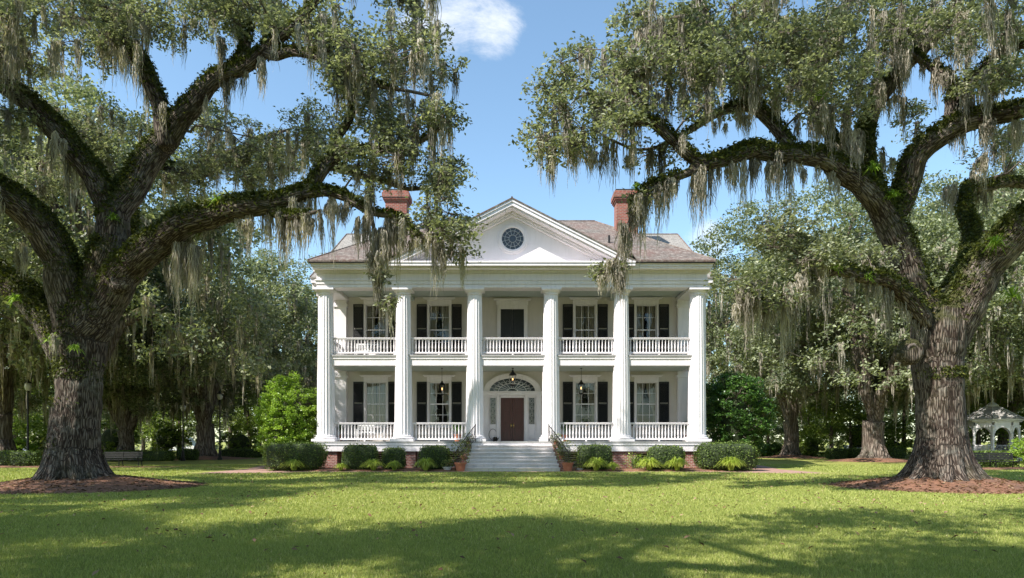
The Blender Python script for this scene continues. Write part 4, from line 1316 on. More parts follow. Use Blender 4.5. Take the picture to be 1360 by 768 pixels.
# ---- left foreground oak (columns: photo x, photo y, depth offset, radius in photo px)
left_limbs = [
    [(95, 655, 0, 40), (98, 600, 0, 32), (103, 550, 0, 27), (106, 500, 0, 28), (109, 460, 0, 31), (113, 425, 0, 31), (120, 395, 0, 25)],
    [(112, 440, 0, 34), (132, 385, 0, 29), (146, 335, 0, 25), (154, 290, 0, 22), (176, 250, 0.3, 19), (205, 205, 0.5, 18), (238, 165, 0.5, 17), (262, 138, 0.3, 14), (285, 105, 0, 12), (318, 88, -0.4, 10), (352, 68, -0.9, 9), (380, 42, -1.4, 7), (408, 15, -2, 6), (440, -25, -2.6, 4)],
    [(154, 300, 0, 18), (132, 245, -0.2, 17), (102, 203, -0.4, 17), (66, 165, -0.8, 16), (30, 128, -1.2, 14), (-15, 95, -1.8, 12), (-80, 60, -2.6, 9), (-150, 40, -3.5, 6)],
    [(222, 195, 0.4, 14), (212, 150, 0.2, 12), (198, 110, 0.2, 11), (182, 75, 0.5, 10), (150, 40, 0.8, 8), (120, 0, 1.2, 6), (90, -50, 1.5, 4)],
    [(290, 100, 0, 9), (322, 80, 0, 9), (330, 48, 0.3, 8), (315, 18, 0.5, 7), (285, -5, 0.6, 6), (262, -50, 0.8, 4)],
    [(100, 440, 0, 30), (92, 395, -0.2, 27), (80, 350, -0.4, 25), (58, 312, -0.8, 23), (25, 272, -1.3, 21), (-15, 246, -1.8, 19), (-70, 225, -2.5, 15), (-150, 190, -3.2, 10), (-230, 150, -4, 6)],
    [(122, 430, 0, 28), (150, 390, -0.2, 25), (180, 350, -0.5, 23), (215, 318, -0.9, 21), (255, 296, -1.3, 19), (300, 282, -1.7, 17), (345, 272, -2.0, 14), (385, 264, -2.2, 12), (412, 250, -2.2, 10), (425, 228, -2.1, 9), (440, 208, -2.0, 8), (470, 199, -2.0, 6), (505, 203, -2.2, 5), (545, 195, -2.6, 4), (585, 170, -3, 2.5)],
    [(402, 258, -2.2, 9), (432, 254, -2.5, 7.5), (462, 262, -2.8, 6.5), (485, 281, -3.0, 5.5), (512, 286, -3.1, 5), (532, 292, -3.1, 4.5), (552, 312, -3.2, 3.5), (580, 325, -3.3, 2.5), (600, 345, -3.4, 1.6)],
    [(425, 222, -2.1, 8), (462, 228, -1.5, 5), (505, 240, -1.3, 4), (545, 250, -1.3, 3), (590, 245, -1.5, 2)],
    [(492, 284, -3.0, 3.5), (497, 305, -3.0, 3), (506, 328, -3.0, 2.6), (508, 350, -3.0, 2.2), (503, 372, -3.0, 1.8), (508, 398, -3, 1.2)],
    [(440, 212, -2, 6), (452, 180, -1.6, 6), (466, 150, -1.3, 5.5), (470, 120, -1.0, 5), (492, 90, -0.8, 4), (530, 60, -0.6, 3), (560, 35, -.5, 2)],
    [(355, 72, -1, 7), (395, 68, -1.4, 6), (430, 80, -1.8, 5), (470, 105, -2.2, 4), (520, 118, -2.6, 3), (575, 128, -3, 2)],
    [(90, 470, 0, 24), (66, 432, 0.2, 24), (42, 402, 0.4, 22), (15, 378, 0.6, 20), (-25, 355, 0.9, 17), (-80, 325, 1.4, 12), (-150, 300, 2, 7)],
    [(120, 420, 0.4, 20), (150, 360, 1.5, 16), (170, 300, 3.0, 14), (160, 255, 4.5, 12), (205, 225, 6, 9), (262, 232, 7, 8), (300, 210, 8, 7), (340, 190, 8.6, 4), (390, 170, 9, 1.2)],
    [(350, 270, -1.8, 9), (368, 285, -2.2, 8), (395, 288, -2.8, 5), (425, 280, -3.4, 2)],
]
left_regions = [
    (60, 20, 120, 48, -4, 4, 30), (20, 70, 50, 40, -3, 2, 9), (165, 20, 60, 40, -3, 3, 12), (150, 70, 35, 25, -1, 3, 4), (270, 12, 50, 26, -2, 3, 9),
    (350, 18, 60, 26, -4, 2, 10), (425, 30, 60, 36, -4, 2, 14), (480, 75, 45, 40, -4, 1, 11), (550, 72, 50, 44, -4, 1, 12), (590, 110, 28, 28, -4, 0, 4, 0.8),
    (480, 140, 48, 34, -4, 1, 9), (550, 160, 48, 30, -4, 0, 8), (590, 150, 24, 24, -4, 0, 3, 0.8), (490, 200, 50, 24, -4, 0, 8), (550, 222, 50, 28, -4, 0, 9), (596, 240, 22, 26, -4, -1, 4, 0.8),
    (500, 252, 30, 8, -3.5, -2.5, 2, 0.6), (585, 285, 34, 26, -4, -2.4, 7, 0.85), (612, 318, 20, 22, -4, -2.6, 4, 0.7), (522, 400, 12, 14, -3.3, -2.8, 3, 0.45), (505, 366, 8, 8, -3.2, -2.8, 2, 0.4), (430, 180, 30, 20, -3, 2, 4),
    (395, 205, 45, 30, 0, 6, 9), (300, 180, 52, 42, 4, 7.5, 20), (350, 225, 40, 28, 4, 7.5, 12), (130, 180, 60, 40, 3, 7, 16), (400, 190, 40, 40, 3, 6, 10), (245, 235, 36, 26, 4, 7, 6), (60, 230, 45, 30, 3, 7, 7), (232, 40, 20, 14, 0, 4, 2),
    (-60, 60, 90, 90, -5, 3, 16), (-90, 220, 80, 80, -5, 3, 10), (10, 150, 25, 40, -3, 1, 5), (-40, 330, 50, 40, 0, 4, 5),
    (100, -90, 180, 70, -6, 4, 26), (350, -80, 180, 60, -5, 4, 26), (520, -40, 70, 40, -4, 2, 10), (0, 300, 40, 30, 2, 5, 4),
]
left_moss = [
    (330, 295, 335, -2, 22, 5), (375, 285, 345, -2.2, 14, 4), (455, 270, 320, -2.8, 20, 5), (480, 290, 390, -3, 8, 3), (512, 300, 420, -3.0, 12, 6), (502, 330, 415, -3.0, 8, 5), (555, 318, 372, -3.2, 22, 7),
    (545, 300, 350, -3.2, 15, 5), (520, 290, 345, -3.1, 16, 5), (604, 335, 368, -3.3, 8, 2), (72, 60, 160, -2, 8, 3), (68, 180, 240, -1, 16, 4), (10, 60, 150, -2.4, 12, 4), (140, 60, 120, -0.5, 7, 2), (160, 55, 140, -0.5, 14, 4),
    (182, 60, 170, -0.5, 5, 2), (295, 50, 140, -0.5, 5, 3), (348, 75, 160, -1, 5, 3), (385, 255, 330, -2, 8, 3), (410, 290, 350, -3, 14, 4), (240, 320, 460, -0.8, 14, 9), (262, 330, 440, -0.8, 10, 5),
    (430, 15, 95, -2.6, 6, 3), (490, 115, 180, -2.4, 10, 4), (455, 60, 130, -1.8, 12, 4), (560, 130, 175, -3, 15, 3), (440, 270, 310, -2.6, 14, 4), (268, 300, 345, -1.4, 12, 3), (5, 250, 330, -1.6, 14, 4), (70, 440, 500, -1, 6, 3), (28, 330, 400, -1, 14, 4), (215, 130, 200, 0, 5, 2), (520, 20, 80, -2, 14, 3),
]
big_oak('live_oak', 'huge spreading oak with hanging grey moss on the left, its trunk in a mulch ring', 23.6, left_limbs, left_regions, LT,
        [(-17, 16, 17.5, 7, 3.0, 3.0, 34), (-23, 22, 14, 4, 6, 4, 26), (-12, 25.5, 18.5, 8, 4, 2.0, 24), (-19, 29, 14, 6, 3, 3, 14)], 950, 21, left_moss,
        burls=[(158, 372, -0.72, 17)], plants=[(70, 455, -1.0, 0.5), (20, 400, -0.4, 0.4), (150, 292, -0.5, 0.4), (290, 270, -1.9, 0.4), (100, 465, -1.15, 0.35)])

# ---- right foreground oak
right_limbs = [
    [(1251, 655, 0, 40), (1250, 600, 0, 31), (1248, 550, 0, 28), (1247, 500, 0, 29), (1246, 465, 0, 31), (1245, 435, 0, 31), (1248, 410, 0, 30)],
    [(1240, 450, 0, 28), (1224, 405, 0, 24), (1205, 360, -0.1, 21), (1190, 320, -0.2, 20), (1172, 283, -0.4, 19), (1150, 252, -0.7, 16), (1120, 228, -1.1, 14.5), (1085, 212, -1.5, 13.5), (1050, 205, -1.9, 12.5), (1012, 202, -2.2, 12), (975, 206, -2.5, 11), (945, 216, -2.7, 9.5), (922, 224, -2.8, 8)],
    [(945, 216, -2.7, 8.5), (920, 212, -2.8, 8.5), (902, 193, -2.9, 8), (884, 174, -3.0, 7.5), (865, 162, -3.1, 7), (840, 165, -3.2, 5.5), (820, 160, -3.3, 4.5), (804, 138, -3.4, 3.5), (785, 120, -3.6, 2.5), (755, 112, -3.8, 1.6)],
    [(925, 224, -2.8, 7.5), (900, 234, -3.0, 7), (876, 243, -3.1, 6.5), (858, 250, -3.2, 6), (846, 268, -3.3, 4.5), (838, 292, -3.4, 3), (826, 330, -3.4, 2), (815, 352, -3.4, 1.4)],
    [(1180, 300, -0.3, 15), (1158, 248, 0.4, 14), (1148, 205, 0.9, 13), (1150, 168, 1.2, 12), (1164, 135, 1.2, 11), (1185, 104, 1.0, 10), (1212, 78, 0.8, 9), (1245, 45, 0.6, 7), (1270, 0, 0.5, 5), (1290, -60, 0.4, 3.5)],
    [(1182, 305, 0.2, 18), (1196, 272, 0.3, 18), (1206, 238, 0.2, 17.5), (1222, 205, 0, 17), (1246, 180, -0.3, 16), (1275, 163, -0.7, 15), (1310, 152, -1.2, 14), (1355, 146, -1.8, 12), (1410, 130, -2.6, 10), (1480, 100, -3.5, 6)],
    [(1270, 165, -0.6, 10), (1266, 138, -0.6, 9), (1264, 118, -0.5, 8.5), (1250, 100, -0.4, 7), (1225, 85, -0.2, 5), (1205, 60, 0, 3.5)],
    [(1268, 140, -0.6, 8), (1284, 118, -0.8, 8), (1302, 95, -1.0, 7.5), (1330, 72, -1.5, 6.5), (1365, 58, -2.0, 5.5), (1420, 35, -2.8, 3.5)],
    [(1258, 450, 0, 29), (1276, 410, -0.1, 27), (1300, 372, -0.4, 26), (1330, 335, -0.8, 25), (1362, 302, -1.3, 23), (1405, 265, -2, 19), (1460, 225, -3, 14), (1530, 170, -4, 8)],
    [(1225, 430, -0.4, 15), (1200, 392, -0.9, 13), (1170, 371, -1.4, 11.5), (1135, 362, -2.0, 10), (1100, 360, -2.5, 8.5), (1070, 370, -2.9, 7), (1048, 392, -3.2, 6), (1020, 405, -3.5, 4), (985, 400, -3.8, 2.5)],
    [(1055, 205, -1.9, 9), (1035, 175, -1.8, 9), (1018, 155, -1.6, 8.5), (1000, 132, -1.4, 7.5), (978, 100, -1.2, 6), (962, 62, -1.0, 5), (945, 25, -0.8, 3.5), (920, -20, -0.6, 2.5)],
    [(1012, 150, -1.6, 6), (985, 140, -1.5, 6), (955, 152, -1.6, 5), (925, 170, -1.9, 4), (890, 190, -2.2, 3), (850, 198, -2.5, 2.2), (805, 182, -2.8, 1.6)],
    [(1148, 250, -0.6, 9), (1120, 205, 0.5, 9), (1095, 165, 1.4, 8), (1075, 120, 2.0, 7), (1050, 80, 2.4, 5.5), (1030, 30, 2.8, 4), (1010, -30, 3, 2.5)],
    [(870, 165, -3.1, 5), (845, 130, -3.0, 4), (830, 95, -2.8, 3), (845, 60, -2.6, 2)],
    [(1262, 400, 0.6, 16), (1290, 330, 2.5, 12), (1282, 262, 4.5, 9), (1305, 248, 5.2, 8.5), (1345, 243, 5.8, 7.5), (1400, 250, 6.3, 6), (1460, 240, 7, 4)],
]
right_regions = [
    (760, 118, 42, 38, -4.5, -2, 11), (745, 180, 28, 34, -4.5, -2.5, 6), (798, 92, 40, 30, -4.5, -1, 8), (800, 150, 36, 32, -4.5, -1.5, 8), (850, 105, 42, 40, -4, 0, 12), (880, 50, 45, 40, -4, 0, 12),
    (905, 110, 45, 40, -4, 0, 12), (945, 60, 50, 52, -4, 2, 18), (1000, 50, 50, 50, -4, 2, 18), (985, 120, 45, 26, -3, 2, 9), (1050, 90, 50, 45, -3, 3, 17), (1065, 30, 60, 40, -3, 3, 16), (1120, 60, 55, 48, -3, 3, 20),
    (1110, 125, 50, 26, -3, 3, 11), (1160, 40, 45, 40, -2, 3, 11), (1225, 35, 60, 36, -2, 3, 15), (1300, 35, 60, 34, -4, 2, 15), (1340, 90, 36, 26, -4, 0, 6), (1220, 158, 30, 20, 2, 5, 4), (1300, 115, 30, 16, -3, 0, 2),
    (1340, 190, 40, 30, 3, 7, 6), (1180, 215, 22, 22, 2, 4, 2), (880, 200, 30, 16, -3.5, -2, 2), (795, 362, 12, 6, -3.5, -3.3, 3, 0.4), (818, 355, 10, 6, -3.5, -3.3, 2, 0.4), (838, 262, 18, 10, -3.4, -3, 2, 0.5), (855, 20, 20, 18, -3, -1, 3),
    (1040, 300, 36, 20, -4, -2, 5), (1050, 332, 50, 24, -4, -2, 11), (990, 385, 30, 20, -4.4, -3, 5), (1100, 335, 44, 14, -3, -1.5, 6), (1150, 345, 24, 10, -2, -1, 3), (730, 205, 14, 14, -4.4, -3, 1),
    (1440, 120, 80, 80, -5, 3, 14), (1460, 250, 70, 60, -5, 3, 8), (960, -60, 110, 45, -4, 3, 20), (1150, -80, 150, 60, -5, 4, 26), (1350, -70, 120, 60, -5, 4, 20),
]
right_moss = [
    (765, 185, 262, -3.4, 12, 5), (790, 195, 262, -3.4, 12, 4), (835, 205, 245, -3, 4, 2), (875, 245, 300, -3.1, 12, 5), (895, 238, 300, -3, 12, 5), (850, 262, 330, -3.2, 8, 5), (828, 300, 400, -3.4, 7, 6), (842, 270, 345, -3.3, 8, 5),
    (812, 350, 420, -3.4, 10, 7), (796, 360, 408, -3.4, 5, 3), (826, 355, 440, -3.4, 6, 4), (905, 185, 225, -3, 10, 2), (935, 228, 305, -2.7, 5, 3), (970, 215, 295, -2.5, 5, 3), (1010, 212, 262, -2.2, 14, 5), (1028, 212, 280, -2.1, 7, 4), (1068, 220, 270, -1.8, 5, 2),
    (1000, 110, 200, -1.5, 10, 4), (985, 150, 215, -1.5, 6, 3), (1035, 130, 215, -1.6, 8, 5), (1085, 145, 235, -1.2, 10, 6), (1060, 100, 170, -1, 14, 4), (1128, 170, 260, -1.0, 9, 7), (1140, 180, 275, -0.9, 7, 5), (1170, 110, 185, 0.6, 10, 6), (1185, 60, 150, 0.6, 12, 6), (1205, 90, 140, 0.6, 8, 3),
    (1255, 90, 160, -0.6, 8, 4), (1310, 160, 235, -1.2, 8, 5), (1330, 110, 160, -1.5, 14, 4), (1352, 160, 250, -1.8, 6, 3), (1030, 385, 455, -3.2, 10, 6), (1060, 372, 450, -3, 10, 6), (1085, 368, 430, -2.6, 10, 4), (985, 400, 470, -3.8, 14, 5), (1005, 395, 480, -3.8, 6, 3), (1130, 368, 400, -2, 12, 4),
    (1260, 245, 330, 4.5, 10, 5), (1290, 250, 320, 5, 8, 4), (880, 130, 190, -3, 12, 4), (905, 120, 200, -2, 8, 3), (940, 90, 150, -1.5, 10, 4), (955, 160, 200, -1.6, 10, 3), (780, 200, 240, -3.4, 14, 3), (1110, 190, 240, -1, 8, 3), (1230, 30, 90, 0, 14, 4), (1280, 20, 70, -1, 14, 4),
]
big_oak('live_oak', 'huge forking oak with hanging grey moss on the right, its trunk in a mulch ring', 23.6, right_limbs, right_regions, RT,
        [(14, 16, 17.5, 8, 3.0, 3.0, 32), (21, 23, 14, 4, 6, 4, 20), (14, 27, 18.0, 8, 3, 2.2, 20)], 1100, 33, right_moss,
        burls=[(1210, 467, -0.85, 17)], plants=[(1322, 325, -1.6, 0.55), (1185, 262, -1.0, 0.45), (1150, 370, -2.0, 0.4), (1345, 395, -1.0, 0.7), (1090, 128, -2, 0.3), (845, 250, -3.3, 0.25), (1160, 225, -1.5, 0.4), (1110, 360, -2.7, 0.4)])

# ---- oaks further off: a few grown forms, copied and turned
def grow_oak(label, seed, H, R, trunk_r, n_clumps, per, leaf, fork=3.0, moss=150, mat='far_oak_leaf', low=0.30, thr=-0.22, strands=14, mw=0.045):
    random.seed(seed); global RNG; RNG = np.random.default_rng(seed)
    root = empty('oak_tree'); tag(root, label, 'oak tree', 'oaks standing behind and beside the mansion')
    big = MB(); small = MB(); seeds = []
    pts, rad = catmull([(Vector((0, 0, -0.3)), trunk_r * 1.7), (Vector((0, 0, 0.5)), trunk_r * 1.15), (Vector((0.1, 0, fork * 0.6)), trunk_r), (Vector((0, 0.1, fork)), trunk_r * 1.05)], 0.3)
    big.tube(pts, rad, 12)
    for k in range(8):
        a = 2 * pi * k / 8 + random.uniform(-.2, .2)
        big.tube([(trunk_r * .6 * cos(a), trunk_r * .6 * sin(a), 1.1), (trunk_r * 1.15 * cos(a), trunk_r * 1.15 * sin(a), 0.3), (trunk_r * 2.1 * cos(a), trunk_r * 2.1 * sin(a), -0.1)], [trunk_r * .45, trunk_r * .33, 0.1], 7)
    nl = 7
    for k in range(nl):
        a = 2 * pi * k / nl + random.uniform(-.35, .35)
        steep = random.choice([0.25, 0.5, 0.95])
        L = R * random.uniform(0.75, 1.0); ctrl = [(Vector((0, 0, fork - 0.5)), trunk_r * 0.6)]
        for q in range(1, 6):
            t = q / 5
            rr = L * t * (1 - 0.35 * steep)
            z = fork + (H - fork) * (steep * 0.85 * t ** 0.8 + (0.22 * sin(pi * min(1, t * 1.2))))
            aa = a + random.uniform(-.16, .16)
            ctrl.append((Vector((rr * cos(aa), rr * sin(aa), z)), trunk_r * 0.52 * (1 - t) ** 0.8 + 0.05))
        pts, rad = catmull(ctrl, 0.5)
        for i in range(1, len(pts)): pts[i] = pts[i] + Vector((mnoise.noise(pts[i] * .5), mnoise.noise(pts[i] * .5 + Vector((9, 0, 0))), mnoise.noise(pts[i] * .5 + Vector((0, 9, 0))))) * 0.45
        big.tube(pts, rad, 9)
        seeds += [(tuple(p), r) for p, r in zip(pts, rad)][2:]
    cen = []; rads = []
    for _ in range(n_clumps):
        for _t in range(30):
            v = rand_unit(1)[0]; q = random.uniform(0.45, 1.0) ** 0.5
            x, y = v[0] * R * q, v[1] * R * q; rr = sqrt(x * x + y * y) / R
            top = H * (1 - 0.42 * rr ** 2.2); bot = H * low * (1.0 - 0.15 * rr)
            z = bot + (top - bot) * random.uniform(0, 1) ** 0.75
            if mnoise.noise(Vector((x * .22, y * .22, z * .3 + seed))) > thr: break
        cen.append((x, y, z)); rads.append(random.uniform(0.9, 1.8))
    ends = grow_network(seeds, cen, small, 4, 0.16, 0.8)
    me = bpy.data.meshes.new('trunk'); me.from_pydata(big.v, [], big.f); me.materials.append(M['far_oak_bark'])
    me.polygons.foreach_set('use_smooth', [True] * len(me.polygons)); me.update()
    tr = bpy.data.objects.new('trunk', me); link(tr, root)
    small.build('branch_work', M['branch_bark'], tr)
    lc, rn, sprs = clump_leaves([np.array(c) for c in cen], rads, per, 0.6, (8, 13), 0.34)
    np_mesh('crown', leaf_quads(lc, leaf, 0.45, 0.55), 4, M[mat], root, rn)
    cand = [p for pts, rr in ends for p in pts[1:]] + [Vector(s[0]) for s in seeds]
    cand = [p for p in cand if p.z < H * 0.75]; random.shuffle(cand)
    mp = [tuple(p) for p in cand[:moss]]
    if mp:
        mv, mrn = moss_quads(mp, [random.uniform(1.0, 3.8) for _ in mp], [random.uniform(0.10, 0.26) for _ in mp], strands, mw, 5)
        tag(np_mesh('spanish_moss', mv, 4, M['hanging_moss'], root, mrn), kind='stuff')
    return root

def at(px, Y): return (PX(px, Y), Y, 0)
pA = grow_oak('broad moss hung oak with a thick forked trunk between the left oak and the mansion', 5, 19.5, 12.0, 0.78, 340, 150, 0.25, 2.9, 520)
pB = grow_oak('oak with slim dark trunk just right of the big left trunk behind the bench', 8, 17.5, 11.0, 0.66, 310, 150, 0.25, 2.6, 520, low=0.26)
pC = grow_oak('tall pale green oak directly right of the mansion behind the dark shrub', 13, 24.0, 13.0, 0.66, 370, 150, 0.25, 3.3, 520, low=0.22)
pA.location = at(272, 62); pA.scale = (1, 1, 1.06); pA.rotation_euler.z = 0.4
pB.location = at(167, 64); pB.rotation_euler.z = 1.0
pC.location = at(1050, 66); pC.scale = (1, 1, 1.08)
copy_tree(pA, at(1161, 55), 2.3, (1, 1, 1.1), 'dark trunked oak in a far mulch ring left of the right foreground oak')
copy_tree(pB, at(2, 50), 3.0, (1.1, 1.1, 1.4), 'oak with shaded trunk at the far left edge behind the low hedge')
copy_tree(pC, at(385, 78), 1.2, (1, 1, 0.98), 'distant oak seen just left of the mansion above the bright green bush')
copy_tree(pA, at(100, 43), 4.4, (1.0, 1.0, 1.22), 'oak hidden behind the trunk of the left foreground oak')
copy_tree(pC, at(975, 86), 4.0, (1, 1, 0.98), 'distant oak whose crown shows low beside the right corner of the mansion')
copy_tree(pB, at(1425, 52), 5.2, (1.1, 1.1, 1.45), 'oak behind the right foreground oak beside the gazebo')
copy_tree(pA, at(1245, 72), 0.2, (1.1, 1.1, 1.5), 'oak seen through the fork of the right foreground oak')
copy_tree(pB, at(-130, 60), 2.0, (1, 1, 1.1), 'oak past the left edge of the low hedge')
copy_tree(pC, at(1335, 66), 5.0, (1, 1, 1.12), 'oak rising behind the gazebo roof')
copy_tree(pC, at(1480, 60), 2.8, (1, 1, 1.0), 'oak past the right edge of the gazebo')
# trees behind the photographer and to the left, whose shade falls across the near lawn
pS = grow_oak('oak standing behind the viewer to the left', 17, 18.0, 11.5, 0.8, 215, 230, 0.22, 7.5, 0, low=0.60, thr=0.04)
pS.location = (-9.0, -3.2, 0)
copy_tree(pS, (3.5, -1.4, 0), 2.1, (1, 1, 1), 'oak standing straight behind the viewer')
copy_tree(pS, (-21.0, -1.5, 0), 4.0, (0.9, 0.9, 1), 'oak left of the viewer outside the picture')
copy_tree(pS, (-24.5, 11.0, 0), 5.1, (0.88, 0.88, 0.95), 'oak outside the picture on the left ahead of the viewer')

for cx, cy, rx, ry, h, sd_, lab in ((PX(272, 62), 61.5, 5.0, 4.2, 0.25, 2.2, 'mulch ring under the twin trunk oak behind the left lawn'), (PX(1161, 55), 54.6, 4.2, 3.6, 0.25, 3.3, 'mulch ring under the dark trunked oak beyond the right lawn'),
                                     (PX(1050, 66), 65.6, 3.6, 3.2, 0.25, 5.1, 'mulch ring under the pale oak right of the mansion'), (PX(385, 78), 77.5, 3.6, 3, 0.2, 6.1, 'distant mulch ring left of the mansion'),
                                     (PX(0, 42), 41.6, 16, 1.5, 0.06, 7.7, 'strip of mulch along the low hedge on the left'), (PX(1345, 39), 39, 6, 1.7, 0.08, 9.1, 'strip of mulch under the bench on the right')):
    mound('mulch_bed', cx, cy, rx, ry, h, lab, nr=8, na=40, seed=sd_)

# ---- slender woodland trees and the wood behind
def slim_tree(seed, H, mat, cr, label):
    random.seed(seed); global RNG; RNG = np.random.default_rng(seed)
    root = empty('woodland_tree'); tag(root, label, 'tree', 'slender trees at the edge of the wood')
    mb = MB(); pts, rad = catmull([(Vector((0, 0, -0.2)), 0.30), (Vector((0.1, 0, H * .3)), 0.22), (Vector((-0.1, .1, H * .6)), 0.15), (Vector((0.1, 0, H * .95)), 0.04)], 0.5)
    mb.tube(pts, rad, 8); seeds = [(tuple(p), r * .5) for p, r in zip(pts, rad) if p.z > H * .28]
    cen = []
    for _ in range(60):
        z = random.uniform(0.22, 1.0) * H; q = cr * (0.45 + 0.55 * sin(pi * min(1, (z / H)))) ; a = random.uniform(0, 2 * pi); r = q * random.uniform(0.1, 1) ** .6
        cen.append((r * cos(a), r * sin(a), z))
    grow_network(seeds, cen, mb, 4, 0.08, 0.8)
    mb.build('trunk', M['far_oak_bark'], root, smooth=True)
    lc, rn, sp = clump_leaves([np.array(c) for c in cen], [random.uniform(0.8, 1.4) for _ in cen], 80, 0.6, (5, 8), 0.4)
    np_mesh('crown', leaf_quads(lc, 0.30, 0.45, 0.55), 4, M[mat], root, rn)
    return root
sA = slim_tree(41, 9.0, 'understory_leaf', 3.4, 'small light green tree at the edge of the wood')
sB = slim_tree(47, 14.0, 'far_oak_leaf', 3.6, 'slender dull green tree at the edge of the wood')
random.seed(5)
spA = [(60, 74), (205, 84), (238, 78), (120, 80), (330, 84), (1105, 74), (1130, 78), (1200, 80), (1330, 70), (1075, 88), (1300, 66), (20, 80), (-60, 76), (1010, 90), (1420, 70)]
spB = [(82, 90), (190, 95), (305, 90), (345, 96), (225, 92), (140, 98), (1020, 98), (1085, 96), (1140, 92), (1185, 96), (1290, 88), (1345, 92), (30, 95), (-40, 90), (400, 100), (960, 102), (1400, 90)]
for i, (px, Y) in enumerate(spA):
    s = random.uniform(0.75, 1.15)
    if i == 0: o = sA; o.location = at(px, Y)
    else: o = copy_tree(sA, at(px, Y), random.uniform(0, 6), (s, s, s * random.uniform(0.85, 1.15)))
for i, (px, Y) in enumerate(spB):
    s = random.uniform(0.85, 1.2)
    if i == 0: o = sB; o.location = at(px, Y)
    else: o = copy_tree(sB, at(px, Y), random.uniform(0, 6), (s, s, s * random.uniform(0.85, 1.15)))
# far wood that reads as one mass
RNG = np.random.default_rng(99)
n = 26000
xs = RNG.uniform(-125, 125, n); ys = RNG.uniform(104, 132, n)
top = 13 + 3.5 * np.sin(xs * 0.11) + 2.5 * np.sin(xs * 0.31 + 2) + RNG.normal(0, 1.0, n)
zz = RNG.uniform(0, 1, n) ** 0.8 * top
wv = leaf_quads(np.stack([xs, ys, zz], 1), 1.15, 0.5, 0.6, 0.5)
tag(np_mesh('far_wood', wv, 4, M['far_oak_leaf'], None, RNG.beta(2, 2.4, n)), 'dense green wood closing the view far behind the lawn', 'wood', kind='stuff')
# ================================================================== hedges, shrubs and pots
def seed_all(s):
    global RNG
    random.seed(s); RNG = np.random.default_rng(s)

def box_core(mb, hx, hy, h, rnd=0.35, e=3.2, n=20, m=10, shrink=0.86):
    """superellipsoid body so a clipped bush is solid inside"""
    vs = []; fs = []
    def se(c, p): return (abs(c) ** p) * (1 if c >= 0 else -1)
    for j in range(m + 1):
        v = -pi / 2 + pi * j / m
        for k in range(n):
            u = 2 * pi * k / n
            x = hx * se(cos(v), 2 / e) * se(cos(u), 2 / e); y = hy * se(cos(v), 2 / e) * se(sin(u), 2 / e); z = h / 2 + h / 2 * se(sin(v), 2 / e)
            q = shrink
            vs.append((x * q, y * q, max(0.0, h / 2 + (z - h / 2) * q)))
    for j in range(m):
        for k in range(n): fs.append((j * n + k, j * n + (k + 1) % n, (j + 1) * n + (k + 1) % n, (j + 1) * n + k))
    mb.add(vs, fs)

def clipped(name, label, cat, x, y, hx, hy, h, n, leaf=0.07, mat='hedge_leaf', e=5.0, group=None, rough=0.05, rz=0, brightfrac=0.0):
    """clipped bush: leaves on and just under a rounded box, with dips and stray shoots"""
    r = empty(name, (x, y, 0), rz); tag(r, label, cat, group)
    u = rand_unit(n); a = np.abs(u)
    p = 1.0 / ((a[:, 0] ** e + a[:, 1] ** e + a[:, 2] ** e) ** (1 / e))
    c = u * p[:, None] * np.array([hx, hy, h / 2])
    ins = 1 - np.abs(RNG.normal(0, 0.055, n)) - 0.03
    stray = RNG.uniform(0, 1, n) < 0.07
    ins[stray] = 1 + RNG.uniform(0, 0.09, stray.sum())
    c *= ins[:, None]
    for i in range(n):
        w = mnoise.noise(Vector((c[i][0] * 2.2 + x, c[i][1] * 2.2, c[i][2] * 2.2 + x)))
        c[i] *= 1 + rough * 1.6 * w
    c[:, 2] += h / 2; c[:, 2] = np.maximum(c[:, 2], 0.04)
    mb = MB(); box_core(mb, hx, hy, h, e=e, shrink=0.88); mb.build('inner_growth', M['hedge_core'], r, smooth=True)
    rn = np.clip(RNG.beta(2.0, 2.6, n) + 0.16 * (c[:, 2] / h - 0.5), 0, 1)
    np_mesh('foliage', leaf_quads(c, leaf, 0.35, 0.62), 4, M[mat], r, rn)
    return r
m = N('hedge_core'); m.bsdf((0.03, 0.045, 0.016), 0.95)

